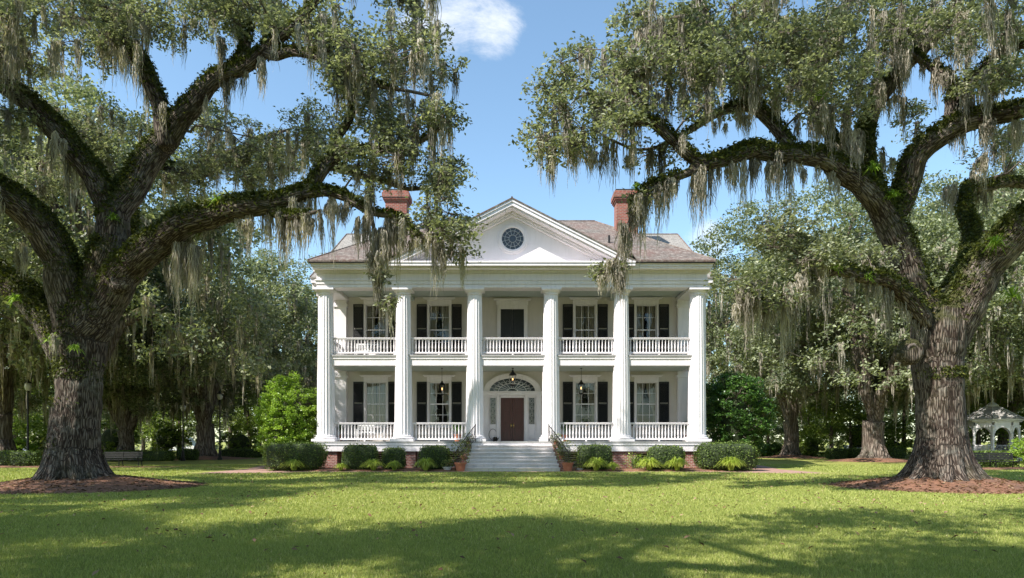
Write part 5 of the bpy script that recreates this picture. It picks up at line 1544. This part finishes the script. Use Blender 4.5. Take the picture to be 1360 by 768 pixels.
def shrub(name, label, cat, x, y, hx, hy, h, n, leaf, mat, shoots=16, group=None):
    """loose bush: a skeleton of stems with leaf clumps of uneven reach"""
    r = empty(name, (x, y, 0)); tag(r, label, cat, group)
    mb = MB(); cen = []; rads = []
    for _ in range(shoots * 5):
        v = rand_unit(1)[0]; q = random.uniform(0.45, 1.0) ** 0.5
        w = 1 + 0.22 * mnoise.noise(Vector((v[0] * 1.8, v[1] * 1.8, v[2] * 1.8 + x)))
        c = Vector((v[0] * hx * q * w, v[1] * hy * q * w, h * 0.5 + v[2] * h * 0.5 * q * w))
        if c.z < 0.15: c.z = random.uniform(0.15, 0.5)
        cen.append(tuple(c)); rads.append(random.uniform(0.20, 0.42))
    seeds = []
    for k in range(7):
        a = 2 * pi * k / 7; pts = [Vector((0.1 * cos(a), 0.1 * sin(a), -0.05)), Vector((0.35 * hx * cos(a), 0.35 * hy * sin(a), h * .35)), Vector((0.5 * hx * cos(a), 0.5 * hy * sin(a), h * .7))]
        mb.tube(pts, [0.035, 0.025, 0.012], 5); seeds += [(tuple(p), 0.03) for p in pts[1:]]
    grow_network(seeds, cen, mb, 4, 0.03, 0.3)
    mb.build('stems', M['branch_bark'], r)
    per = n / len(cen) / (0.3 ** 1.5)
    lc, rn, sp = clump_leaves([np.array(c) for c in cen], rads, per, 0.85, (4, 7), 0.16)
    lc[:, 2] = np.maximum(lc[:, 2], 0.05)
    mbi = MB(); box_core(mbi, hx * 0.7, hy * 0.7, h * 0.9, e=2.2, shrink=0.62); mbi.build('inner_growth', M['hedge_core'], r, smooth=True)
    np_mesh('foliage', leaf_quads(lc, leaf, 0.5, 0.55), 4, M[mat], r, np.clip(rn + 0.05, 0, 1))
    return r

def tuft(name, label, cat, x, y, z, R, H, nb, mat='blade_leaf', group=None, parent=None, wid=0.02, droop=0.6):
    """arching strap leaves springing from one crown"""
    vs = []
    for _ in range(nb):
        a = random.uniform(0, 2 * pi); out = random.uniform(0.25, 1.0); hh = H * random.uniform(0.55, 1.0)
        d = Vector((cos(a), sin(a), 0)); sdv = Vector((-sin(a), cos(a), 0)) * wid * random.uniform(0.7, 1.3)
        o = d * random.uniform(0, 0.07) * R * 2
        P = []
        for q in range(5):
            t = q / 4
            P.append(o + d * (R * out * t ** 1.25) + Vector((0, 0, hh * (2.4 * t - (1.35 + 1.35 * droop * out) * t * t))))
        for q in range(4):
            w0 = 1 - 0.85 * (q / 4) ** 1.5; w1 = 1 - 0.85 * ((q + 1) / 4) ** 1.5
            vs += [P[q] - sdv * w0, P[q] + sdv * w0, P[q + 1] + sdv * w1, P[q + 1] - sdv * w1]
    v = np.array([tuple(p) for p in vs])
    rn = np.repeat(RNG.uniform(0.1, 0.95, nb), 4)
    o = np_mesh(name, v, 4, M[mat], parent, rn)
    o.location = (x, y, z)
    if parent is None: tag(o, label, cat, group)
    return o

seed_all(71)
def XG(px, Y): return PX(px, Y)
HG = 'clipped bushes along the foot of the porch'
clipped('clipped_bush', 'large clipped dark green bush left of the left corner brick pier', 'bush', XG(390, 36.6), 36.9, 1.62, 0.95, 1.55, 5200, 0.085, group=HG)
clipped('clipped_bush', 'clipped bush in front of the porch between the first two columns from the left', 'bush', XG(478, 36.8), 37.0, 0.95, 0.75, 1.42, 3000, 0.08, group=HG)
clipped('clipped_bush', 'small clipped bush just left of the second column pier from the left', 'bush', XG(522, 36.8), 37.1, 0.64, 0.6, 1.26, 1900, 0.08, group=HG)
clipped('clipped_bush', 'clipped bush just left of the left terracotta pot', 'bush', XG(577, 36.8), 37.0, 0.84, 0.7, 1.36, 2600, 0.08, group=HG)
clipped('clipped_bush', 'clipped bush just right of the right terracotta pot', 'bush', XG(790, 36.8), 37.0, 0.96, 0.72, 1.42, 3000, 0.08, group=HG)
clipped('clipped_bush', 'clipped bush between the two brick piers right of the steps', 'bush', XG(885, 36.8), 37.0, 1.0, 0.72, 1.36, 3000, 0.08, group=HG)
clipped('clipped_bush', 'wide clipped bush hiding the right corner of the brick foundation', 'bush', XG(966, 36.6), 36.9, 1.66, 0.95, 1.56, 5200, 0.085, group=HG)
shrub('small_shrub', 'thin small shrub in front of the brick pier below the fifth column', 'bush', XG(844, 37.2), 37.4, 0.42, 0.35, 0.95, 700, 0.08, 'bright_shrub_leaf', 6)
shrub('leafy_bush', 'tall bright green bush beside the left corner column of the mansion', 'bush', XG(385, 39.5), 39.6, 1.85, 1.6, 5.4, 42000, 0.105, 'bright_shrub_leaf', 80)
shrub('leafy_bush', 'tall dark green bush beside the right corner column of the mansion', 'bush', XG(976, 40.5), 40.6, 2.1, 1.8, 5.8, 40000, 0.125, 'dark_shrub_leaf', 76)
# bright edging grasses
TG = 'tufts of arching strap leaved grass in front of the porch bushes'
for px, R, H, lab in ((389, 0.62, 0.62, 'in front of the large left corner bush'), (452, 0.35, 0.40, 'at the left end of the second bush from the left'), (495, 0.55, 0.62, 'between the second and third bushes from the left'),
                      (523, 0.40, 0.52, 'in front of the small third bush from the left'), (565, 0.58, 0.66, 'in front of the bush left of the steps'), (792, 0.60, 0.70, 'in front of the bush right of the steps'),
                      (815, 0.34, 0.45, 'small one left of the bare brick pier right of the steps'), (863, 0.62, 0.70, 'left of the two in front of the right pier bush'), (900, 0.60, 0.70, 'right of the two in front of the right pier bush'),
                      (971, 0.68, 0.74, 'in front of the wide right corner bush')):
    tuft('grass_tuft', 'arching grass tuft ' + lab, 'grass tuft', XG(px, 35.9), 36.0 + random.uniform(-.1, .1), 0.06, R * 1.35, H * 1.15, int(420 * R / 0.6), group=TG)

# pots
def pot(x, y, r, h, mat, name, label, plant, pr=0.5, ph=0.8):
    e = empty(name, (x, y, 0.0)); tag(e, label, 'flower pot')
    mb = MB(); mb.lathe(0, 0, [(r * 0.68, 0.01), (r * 0.92, h * 0.78), (r * 0.93, h * 0.80), (r * 1.06, h * 0.80), (r * 1.08, h * 0.98), (r * 1.0, h), (r * 0.9, h * 0.99), (r * 0.88, h * 0.9)], 20)
    mb.build('pot_body', M[mat], e, smooth=False)
    mb = MB(); mb.lathe(0, 0, [(r * 0.87, h * 0.86), (r * 0.3, h * 0.93)], 14); mb.build('potting_soil', M['bark_mulch'], e)
    if plant:
        lc = RNG.normal(0, 1, (plant, 3)); lc /= np.maximum(1, np.linalg.norm(lc, axis=1, keepdims=True) * 0.75)
        lc = lc * np.array([pr, pr, ph * 0.5]) + np.array([0, 0, h + ph * 0.42])
        lc = lc[lc[:, 2] > h * 0.9]
        np_mesh('pot_plant', leaf_quads(lc, 0.085, 0.4, 0.5), 4, M['flower_petal'], e, RNG.beta(1.5, 2.5, len(lc)))
        mb = MB()
        for k in range(9):
            a = random.uniform(0, 6.28); q = random.uniform(0.2, 0.9)
            mb.tube([(0, 0, h * .9), (pr * q * .5 * cos(a), pr * q * .5 * sin(a), h + ph * .4), (pr * q * cos(a), pr * q * sin(a), h + ph * .75)], 0.008, 4)
        mb.build('stems', M['branch_bark'], e)
    return e
pot(XG(611.5, 35.95), 36.0, 0.30, 0.48, 'terracotta', 'flower_pot', 'terracotta pot with leafy plant at the left foot of the steps', 520, 0.42, 1.15)
pot(XG(754, 35.95), 36.0, 0.30, 0.48, 'terracotta', 'flower_pot', 'terracotta pot with leafy plant at the right foot of the steps', 520, 0.42, 1.05)
p = pot(XG(594, 36.1), 36.15, 0.24, 0.24, 'glazed_stone', 'flower_pot', 'low pale stone pot with bright green plant left of the left terracotta pot', 260, 0.26, 0.35)
p = pot(XG(770, 36.1), 36.2, 0.20, 0.16, 'glazed_stone', 'flower_pot', 'low pale stone bowl right of the right terracotta pot', 160, 0.24, 0.30)
for s, side in ((-1, 'left'), (1, 'right')):
    for k, where in ((1, 'top'), (3, 'middle'), (5, 'lower')):
        t = k / 8; hw = 2.20 + 0.42 * t; zt = 1.58 - 1.58 / 8 * k
        e = pot(s * (hw + 0.20), 38.249 - 0.29 * k + 0.14, 0.13, 0.2, 'terracotta' if k != 3 else 'glazed_stone', 'small_pot', 'small pot of yellow flowers on the %s step of the %s stair cheek' % (where, side), 150, 0.25, 0.42)
        e.location.z = zt + 0.03

# ferns and furniture on the porch
def fern_stand(x, y, z, label, sc=1.0):
    e = empty('potted_fern', (x, y, z)); tag(e, label, 'potted fern')
    mb = MB(); mb.lathe(0, 0, [(0.16, 0.0), (0.20, 0.35), (0.22, 0.37), (0.22, 0.42), (0.17, 0.42)], 16); mb.build('pot_body', M['terracotta'], e)
    t_ = tuft('fern_fronds', '', '', 0, 0, 0.42, 0.55 * sc, 0.85 * sc, 120, 'dark_shrub_leaf', parent=e, wid=0.03)
    return e
fern_stand(XG(607, 40.2), 40.4, 1.58, 'potted fern on the porch left of the third column')
fern_stand(XG(751, 40.6), 41.2, 1.58, 'potted fern on the porch right of the fourth column', 1.15)
fern_stand(XG(913, 41.4), 41.6, 1.58, 'potted fern in the right end corner of the porch', 1.2)
fern_stand(XG(449, 41.4), 41.6, 1.58, 'potted fern in the left end corner of the porch', 1.0)

def porch_bench(x, y, z, w, label):
    e = empty('porch_bench', (x, y, z)); tag(e, label, 'bench')
    mb = MB()
    for k in range(5): mb.box(-w / 2, w / 2, -0.25 + k * 0.1, -0.17 + k * 0.1, 0.43, 0.46)
    mb.build('seat', M['furniture_white'], e)
    mb = MB()
    mb.box(-w / 2, w / 2, 0.24, 0.28, 0.92, 1.0); mb.box(-w / 2, w / 2, 0.24, 0.28, 0.52, 0.57)
    n = int(w / 0.09)
    for k in range(n): xx = -w / 2 + 0.05 + (w - .1) * k / (n - 1); mb.box(xx - 0.018, xx + 0.018, 0.25, 0.272, 0.571, 0.919)
    mb.build('backrest', M['furniture_white'], e)
    for sx in (-1, 1):
        mb = MB(); mb.box(sx * w / 2, sx * (w / 2 + 0.05), -0.27, -0.22, 0, 0.68); mb.box(sx * w / 2, sx * (w / 2 + 0.05), 0.23, 0.29, 0, 1.0)
        mb.box(sx * w / 2, sx * (w / 2 + 0.06), -0.29, 0.229, 0.681, 0.71); mb.build('leg_frame', M['furniture_white'], e)
    return e
porch_bench(XG(492, 40.8), 40.9, 1.58, 1.55, 'white slatted bench on the lower porch behind the left railing')
b = porch_bench(XG(487, 41.0), 41.1, 6.5, 1.3, 'white slatted bench on the upper gallery behind the left railing')
e = empty('side_table', (XG(484, 39.9), 39.95, 1.58)); tag(e, 'small dark wire table in front of the white porch bench', 'table')
mb = MB(); mb.lathe(0, 0, [(0.40, 0.62), (0.40, 0.645)], 20); mb.build('table_top', M['dark_metal'], e)
for k in range(3):
    a = 2 * pi * k / 3 + .4; mb = MB(); mb.tube([(0.1 * cos(a), 0.1 * sin(a), 0.62), (0.14 * cos(a), 0.14 * sin(a), 0.3), (0.3 * cos(a), 0.3 * sin(a), 0.0)], 0.013, 6); mb.build('leg', M['dark_metal'], e)
e = empty('watering_can', (XG(655, 41.8), 41.85, 1.58)); tag(e, 'dark metal can with a big hoop handle beside the front door', 'watering can')
mb = MB(); mb.lathe(0.12, 0, [(0.13, 0.0), (0.15, 0.22), (0.10, 0.27)], 14); mb.tube([(0.24, 0, 0.08), (0.36, 0, 0.24)], [0.03, 0.018], 6); mb.build('can_body', M['dark_metal'], e)
mb = MB(); mb.tube([(-0.02 + 0.24 * cos(a), 0, 0.42 + 0.34 * sin(a)) for a in [0.6 + 4.1 * k / 20 for k in range(21)]], 0.016, 6); mb.build('hoop_handle', M['dark_metal'], e)
# flower arrangement on the sill inside the right centre window
e = empty('sill_plant', (XG(779, 42.0), 42.02, 2.6)); tag(e, 'small potted plant with orange blooms on the sill right of the front door', 'potted plant')
mb = MB(); mb.lathe(0, 0, [(0.07, -0.045), (0.1, 0.1), (0.08, 0.1)], 12); mb.build('pot_body', M['brass'], e)
lc = RNG.normal(0, 1, (90, 3)) * np.array([0.13, 0.05, 0.09]) + np.array([0, 0, 0.22]); np_mesh('foliage', leaf_quads(lc, 0.07, .3, .6), 4, M['dark_shrub_leaf'], e, RNG.uniform(0, 1, 90))

# ================================================================== low hedges across the park
seed_all(72)
def hedge_run(label, px0, px1, Y, h, hy=0.55, n=9000, leaf=0.10):
    x0, x1 = PX(px0, Y), PX(px1, Y)
    return clipped('hedge', label, 'hedge', (x0 + x1) / 2, Y, (x1 - x0) / 2, hy, h, n, leaf, e=7.0, rough=0.02)
hedge_run('long low dark hedge behind the left foreground oak at the left edge', -260, 72, 42.5, 1.02, n=15000)
hedge_run('low dark hedge beyond the dark green park bench on the left', 138, 232, 54, 0.86, n=6000)
hedge_run('low dark hedge between the twin trunk oak and the bright green bush', 236, 262, 57, 0.95, n=2600)
hedge_run('far low dark hedge left of the mansion under the trees', 292, 352, 66, 0.85, n=3600)
hedge_run('low rounded hedge beyond the right lawn left of the dark trunked oak', 1098, 1124, 61, 0.95, n=2400)
hedge_run('second low rounded hedge beyond the right lawn touching the dark trunked oak', 1127, 1150, 61, 0.95, n=2400)
hedge_run('low dark hedge just right of the dark trunked oak on the right', 1180, 1200, 58, 1.1, n=2600)
hedge_run('low hedge behind the park bench in front of the gazebo', 1285, 1345, 41.5, 1.0, n=6000)
shrub('leafy_bush', 'loose light green bush at the right edge beside the park bench', 'bush', XG(1385, 40), 40.2, 1.5, 1.2, 1.9, 3800, 0.12, 'bright_shrub_leaf', 14)
for px, Y, hx, h, mat, lab in ((1020, 70, 1.6, 1.3, 'dark_shrub_leaf', 'dark round shrub behind the right lawn near the tall dark bush'), (1185, 66, 2.0, 2.2, 'understory_leaf', 'pale leafy shrub behind the dark trunked oak'), (1075, 72, 2.0, 1.8, 'understory_leaf', 'pale leafy shrub right of the pale oak trunk'),
                               (18, 60, 1.6, 1.9, 'bright_shrub_leaf', 'bright shrub behind the low hedge at the left edge'), (66, 66, 1.8, 2.6, 'understory_leaf', 'yellow green shrub behind the hedge just left of the big left trunk'), (150, 72, 2.6, 4.0, 'understory_leaf', 'light green leafy shrub right of the big left trunk'),
                               (222, 76, 2.8, 4.4, 'understory_leaf', 'light green leafy shrub left of the twin trunk oak'), (318, 74, 2.4, 3.2, 'understory_leaf', 'light green leafy shrub right of the twin trunk oak'), (1140, 80, 3.0, 4.8, 'understory_leaf', 'tall light green shrub between the two far trunks on the right'), (1264, 56, 1.4, 3.4, 'understory_leaf', 'light green shrub left of the gazebo')):
    shrub('park_shrub', lab, 'shrub', PX(px, Y), Y, hx, hx * .8, h, 3400, 0.22, mat, 12)

# ================================================================== park benches, lamps, gazebo
def park_bench(x, y, rz, w, label):
    e = empty('park_bench', (x, y, 0), rz); tag(e, label, 'bench')
    mb = MB()
    for k in range(4): mb.box(-w / 2, w / 2, -0.26 + k * 0.125, -0.16 + k * 0.125, 0.43, 0.465)
    mb.build('seat', M['bench_wood'], e, bevel=0.006)
    mb = MB()
    for k in range(4): z = 0.53 + k * 0.105; y_ = 0.27 + 0.03 * k; mb.box(-w / 2, w / 2, y_, y_ + 0.03, z, z + 0.08)
    mb.build('backrest', M['bench_wood'], e, bevel=0.006)
    for sx in (-0.98, 0, 0.98):
        xx = sx * w / 2; mb = MB()
        mb.tube([(xx, -0.27, 0), (xx, -0.24, 0.2), (xx, -0.25, 0.42), (xx, 0.1, 0.415), (xx, 0.24, 0.42), (xx, 0.36, 0.9)], 0.025, 6)
        mb.tube([(xx, 0.33, 0), (xx, 0.25, 0.2), (xx, 0.23, 0.42)], 0.025, 6)
        if sx: mb.tube([(xx, -0.25, 0.42), (xx, -0.30, 0.56), (xx, -0.27, 0.66), (xx, -0.05, 0.66), (xx, 0.28, 0.68)], 0.022, 6)
        mb.build('leg_frame', M['dark_metal'], e)
    return e
park_bench(PX(158, 42), 42.2, 0.10, 2.3, 'dark park bench beside the trunk of the left foreground oak')
park_bench(PX(1324, 38.6), 38.9, -0.06, 2.55, 'dark park bench right of the right foreground oak before the gazebo')

def lamp_post(x, y, h, label, globe=True):
    e = empty('lamp_post', (x, y, 0)); tag(e, label, 'lamp post', 'dark lamp posts in the park')
    mb = MB(); mb.lathe(0, 0, [(0.20, 0), (0.20, 0.15), (0.13, 0.22), (0.11, 0.7), (0.075, 0.8), (0.06, h * .6), (0.05, h - .35), (0.09, h - .3), (0.09, h - .25), (0.05, h - .2)], 12)
    mb.build('pole', M['dark_metal'], e, smooth=False)
    mb = MB(); mb.lathe(0, 0, [(0.10, h - 0.2), (0.15, h - 0.12), (0.20, h + 0.05), (0.20, h + 0.16), (0.17, h + 0.28), (0.08, h + 0.36)], 14); mb.build('globe', M['lamp_globe_glass'], e, smooth=True)
    mb = MB(); mb.lathe(0, 0, [(0.24, h + 0.29), (0.25, h + 0.33), (0.10, h + 0.44), (0.04, h + 0.52), (0.01, h + 0.6)], 12); mb.build('lamp_cap', M['dark_metal'], e)
    return e
lamp_post(PX(37, 46), 46, 5.2, 'lamp post rising behind the low hedge at the left edge')
lamp_post(PX(243, 55), 55, 4.2, 'thin lamp post in front of the white van beyond the hedge')
lamp_post(PX(292, 58), 58, 5.3, 'lamp post with pale globe just right of the twin trunk oak')

shingle_mat('pale_shingle', (0.46, 0.45, 0.44), (0.34, 0.33, 0.32), (0.40, 0.36, 0.34), 0.4)
def gazebo(x, y):
    e = empty('gazebo', (x, y, 0), 0.2); tag(e, 'white octagonal gazebo with arched openings behind the bench on the right', 'gazebo')
    R = 2.05; n = 8
    mb = MB(); mb.lathe(0, 0, [(R + 0.25, 0.0), (R + 0.25, 0.35), (R + 0.15, 0.36)], 8); mb.build('base', M['glazed_stone'], e)
    P = [Vector((R * cos(2 * pi * k / n), R * sin(2 * pi * k / n), 0)) for k in range(n)]
    for k in range(n):
        mb = MB(); mb.lathe(P[k].x, P[k].y, [(0.16, 0.36), (0.16, 0.5), (0.11, 0.55), (0.10, 2.55), (0.15, 2.62), (0.15, 2.7)], 10); mb.build('post', M['white_paint'], e)
    for k in range(n):   # arched spandrels between posts
        a, b = P[k], P[(k + 1) % n]; mb = MB(); m_ = 14; d = (b - a); L = d.length; d /= L; nn = Vector((-d.y, d.x, 0)) * 0.05
        vs = []; fs = []
        for q in range(m_ + 1):
            t = q / m_; u = 0.1 + (L - 0.2) * t; zt = 2.0 + 0.55 * sin(pi * t) ** 0.6
            p = a + d * u
            for off in (-nn, nn):
                vs.append((p.x + off.x, p.y + off.y, zt)); vs.append((p.x + off.x, p.y + off.y, 2.95))
        for q in range(m_):
            i = q * 4
            fs += [(i, i + 4, i + 5, i + 1), (i + 2, i + 3, i + 7, i + 6), (i, i + 2, i + 6, i + 4), (i + 1, i + 5, i + 7, i + 3)]
        mb.add(vs, fs); mb.build('arch', M['white_paint'], e)
        mb = MB()
        if k not in (5,):
            for q in range(12):
                p = a + d * (0.12 + (L - 0.24) * (q + .5) / 12); mb.tube([(p.x, p.y, 0.42), (p.x, p.y, 1.15)], 0.018, 4)
            mb.tube([a + Vector((0, 0, 1.17)), b + Vector((0, 0, 1.17))], 0.04, 5); mb.tube([a + Vector((0, 0, 0.45)), b + Vector((0, 0, 0.45))], 0.03, 5)
            mb.build('railing', M['white_paint'], e)
    mb = MB(); mb.lathe(0, 0, [(R + 0.2, 2.951), (R + 0.28, 3.05), (R + 0.42, 3.09), (R + 0.42, 3.16)], 8); mb.build('cornice', M['white_paint'], e)
    mb = MB(); mb.lathe(0, 0, [(R + 0.50, 3.161), (R + 0.48, 3.20), (0.55, 4.15), (0.5, 4.16)], 8); rf = mb.build('roof', M['pale_shingle'], e)
    mb = MB()
    for k in range(8):
        a = 2 * pi * k / 8; mb.tube([((R + .5) * cos(a), (R + .5) * sin(a), 3.2), (0.55 * cos(a), 0.55 * sin(a), 4.16)], 0.05, 4)
    mb.lathe(0, 0, [(0.5, 4.17), (0.5, 4.30), (0.12, 4.55), (0.08, 4.62), (0.14, 4.72), (0.05, 4.85), (0.04, 5.4), (0.01, 5.5)], 8)
    mb.build('finial', M['glazed_stone'], rf)
    return e
gz = gazebo(PX(1318, 56), 56); gz.scale = (0.86, 0.86, 1.06)

# parked cars glimpsed beyond the hedges
def car(x, y, rz, mat, label, van=False):
    e = empty('parked_car', (x, y, 0), rz); tag(e, label, 'van' if van else 'car')
    if van: e.name = 'parked_van'
    if van: prof = [(-2.5, 0.4), (2.4, 0.4), (2.5, 0.9), (2.2, 1.15), (1.7, 1.95), (1.4, 2.15), (-2.3, 2.2), (-2.5, 1.9)]
    else: prof = [(-2.1, 0.35), (2.1, 0.35), (2.15, 0.7), (1.9, 0.86), (1.1, 0.95), (0.45, 1.40), (-0.9, 1.44), (-1.6, 1.0), (-2.1, 0.92), (-2.15, 0.6)]
    mb = MB(); n = len(prof)
    lay = [(-0.82, 1.0, 0), (-0.88, 1.0, 0), (0.88, 1.0, 0)]
    vs = []
    for yy, inset in ((-0.72, 1), (-0.88, 0), (0.88, 0), (0.72, 1)):
        for px_, pz_ in prof:
            k = 0.95 if inset else 1.0
            yq = yy * (0.80 if pz_ > 1.1 and not van else 1.0)
            vs.append((px_ * k, yq, 0.75 + (pz_ - 0.75) * k))
    fs = [tuple(reversed(range(n))), tuple(range(3 * n, 4 * n))]
    for r in range(3):
        for k in range(n): fs.append((r * n + k, r * n + (k + 1) % n, (r + 1) * n + (k + 1) % n, (r + 1) * n + k))
    mb.add(vs, fs); mb.build('body', M[mat], e, bevel=0.03)
    mb = MB()
    if van: mb.add([(x_, -0.89, z_) for x_, z_ in ((1.0, 1.25), (1.95, 1.25), (1.62, 1.85), (1.0, 1.85))], [(0, 1, 2, 3)])
    else:
        for s in (-1, 1):
            mb.add([(-1.3, s * 0.835, 0.98), (0.85, s * 0.835, 0.98), (0.38, s * 0.735, 1.33), (-0.82, s * 0.735, 1.36)], [(0, 1, 2, 3)])
    mb.build('side_window', M['car_glass'], e)
    for wx in (-1.35, 1.4):
        for s in (-1, 1):
            mb = MB(); mb.tube([(wx, s * 0.74, 0.33), (wx, s * 0.91, 0.33)], 0.33, 16); w = mb.build('wheel', M['tyre_rubber'], e)
            mb = MB(); mb.tube([(wx, s * 0.905, 0.33), (wx, s * 0.925, 0.33)], 0.19, 10); mb.build('hub_cap', M['glazed_stone'], w)
    return e
car(PX(28, 78), 78, 0.1, 'car_blue', 'pale blue car beyond the low hedge left of the left oak')
car(PX(46, 84), 84, -0.2, 'car_red', 'dark red car beyond the low hedge close to the left oak trunk')
car(PX(236, 92), 92, 0.05, 'car_white', 'white van between the shaded trunks beyond the left lawn', True)
car(PX(1146, 90), 90, 0.1, 'car_white', 'white car beyond the hedges on the right')

# ================================================================== grass and fallen leaves
seed_all(73)
def on_mulch(x, y):
    a = ((x - LT[0] - .2) / 4.0) ** 2 + ((y - LT[1] - .2) / 3.4) ** 2 < 1
    b = ((x - RT[0] - .2) / 3.8) ** 2 + ((y - RT[1] - .2) / 3.3) ** 2 < 1
    foot = (np.abs(x) < 13.2) & (y > 35.1)
    ends = (np.abs(x) >= 10.6) & (np.abs(x) < 16.4) & (y > 33.0 + 0.28 * (16.2 - np.abs(x))) & (y < 45)
    return a | b | foot | ends
def blades(y0, y1, dens, h, w, slope=0.85, pad=3.0):
    area = slope * (y1 ** 2 - y0 ** 2) + 2 * pad * (y1 - y0)
    n = int(area * dens)
    u = RNG.uniform(0, 1, n); y = np.sqrt(y0 ** 2 + u * (y1 ** 2 - y0 ** 2)); x = RNG.uniform(-1, 1, n) * (slope * y + pad)
    keep = ~on_mulch(x, y)
    x = x[keep]; y = y[keep]; n = len(x)
    # patchy: thinner and taller here and there
    ph = 0.5 + 0.5 * np.sin(x * 0.9 + 2 * np.sin(y * 0.7)) * np.sin(y * 1.1 + 1.5 * np.sin(x * 0.6))
    hh = h * RNG.uniform(0.45, 1.2, n) * (0.8 + 0.35 * ph)
    a = RNG.uniform(0, 2 * pi, n); lean = RNG.uniform(0.1, 0.9, n) * hh; b = RNG.uniform(0, 2 * pi, n)
    wv_ = w * RNG.uniform(0.7, 1.3, n)
    v = np.zeros((n, 3, 3))
    v[:, 0, 0] = x - np.cos(a) * wv_; v[:, 0, 1] = y - np.sin(a) * wv_
    v[:, 1, 0] = x + np.cos(a) * wv_; v[:, 1, 1] = y + np.sin(a) * wv_
    v[:, 2, 0] = x + np.cos(b) * lean; v[:, 2, 1] = y + np.sin(b) * lean; v[:, 2, 2] = hh
    rn = np.clip(RNG.beta(2.4, 2.4, n) * 0.9 + 0.10 * (ph - 0.5), 0, 0.93)
    dry = RNG.uniform(0, 1, n) < 0.035; rn[dry] = RNG.uniform(0.94, 1, dry.sum())
    return v.reshape(-1, 3), rn
bv = []; br = []
for args in ((5.5, 11, 2300, 0.055, 0.0045), (11, 17, 1100, 0.058, 0.007), (17, 26, 450, 0.06, 0.011), (26, 46, 150, 0.07, 0.020)):
    v_, r_ = blades(*args); bv.append(v_); br.append(r_)
tag(np_mesh('grass', np.concatenate(bv), 3, M['grass_blade'], None, np.concatenate(br)), 'short green grass blades of the front lawn', 'grass', kind='stuff')
n = 2400
y = np.sqrt(RNG.uniform(0, 1, n)) * 27 + 6; x = RNG.uniform(-1, 1, n) * (0.85 * y + 2)
k = ~on_mulch(x, y); x = x[k]; y = y[k]
lv = leaf_quads(np.stack([x, y, np.full(len(x), 0.06)], 1), 0.095, 1.2, 0.5, 0.4)
tag(np_mesh('fallen_leaves', lv, 4, M['dry_leaf'], None, RNG.uniform(0, 1, len(x))), 'scattered dry brown leaves lying on the lawn', 'fallen leaves', kind='stuff')
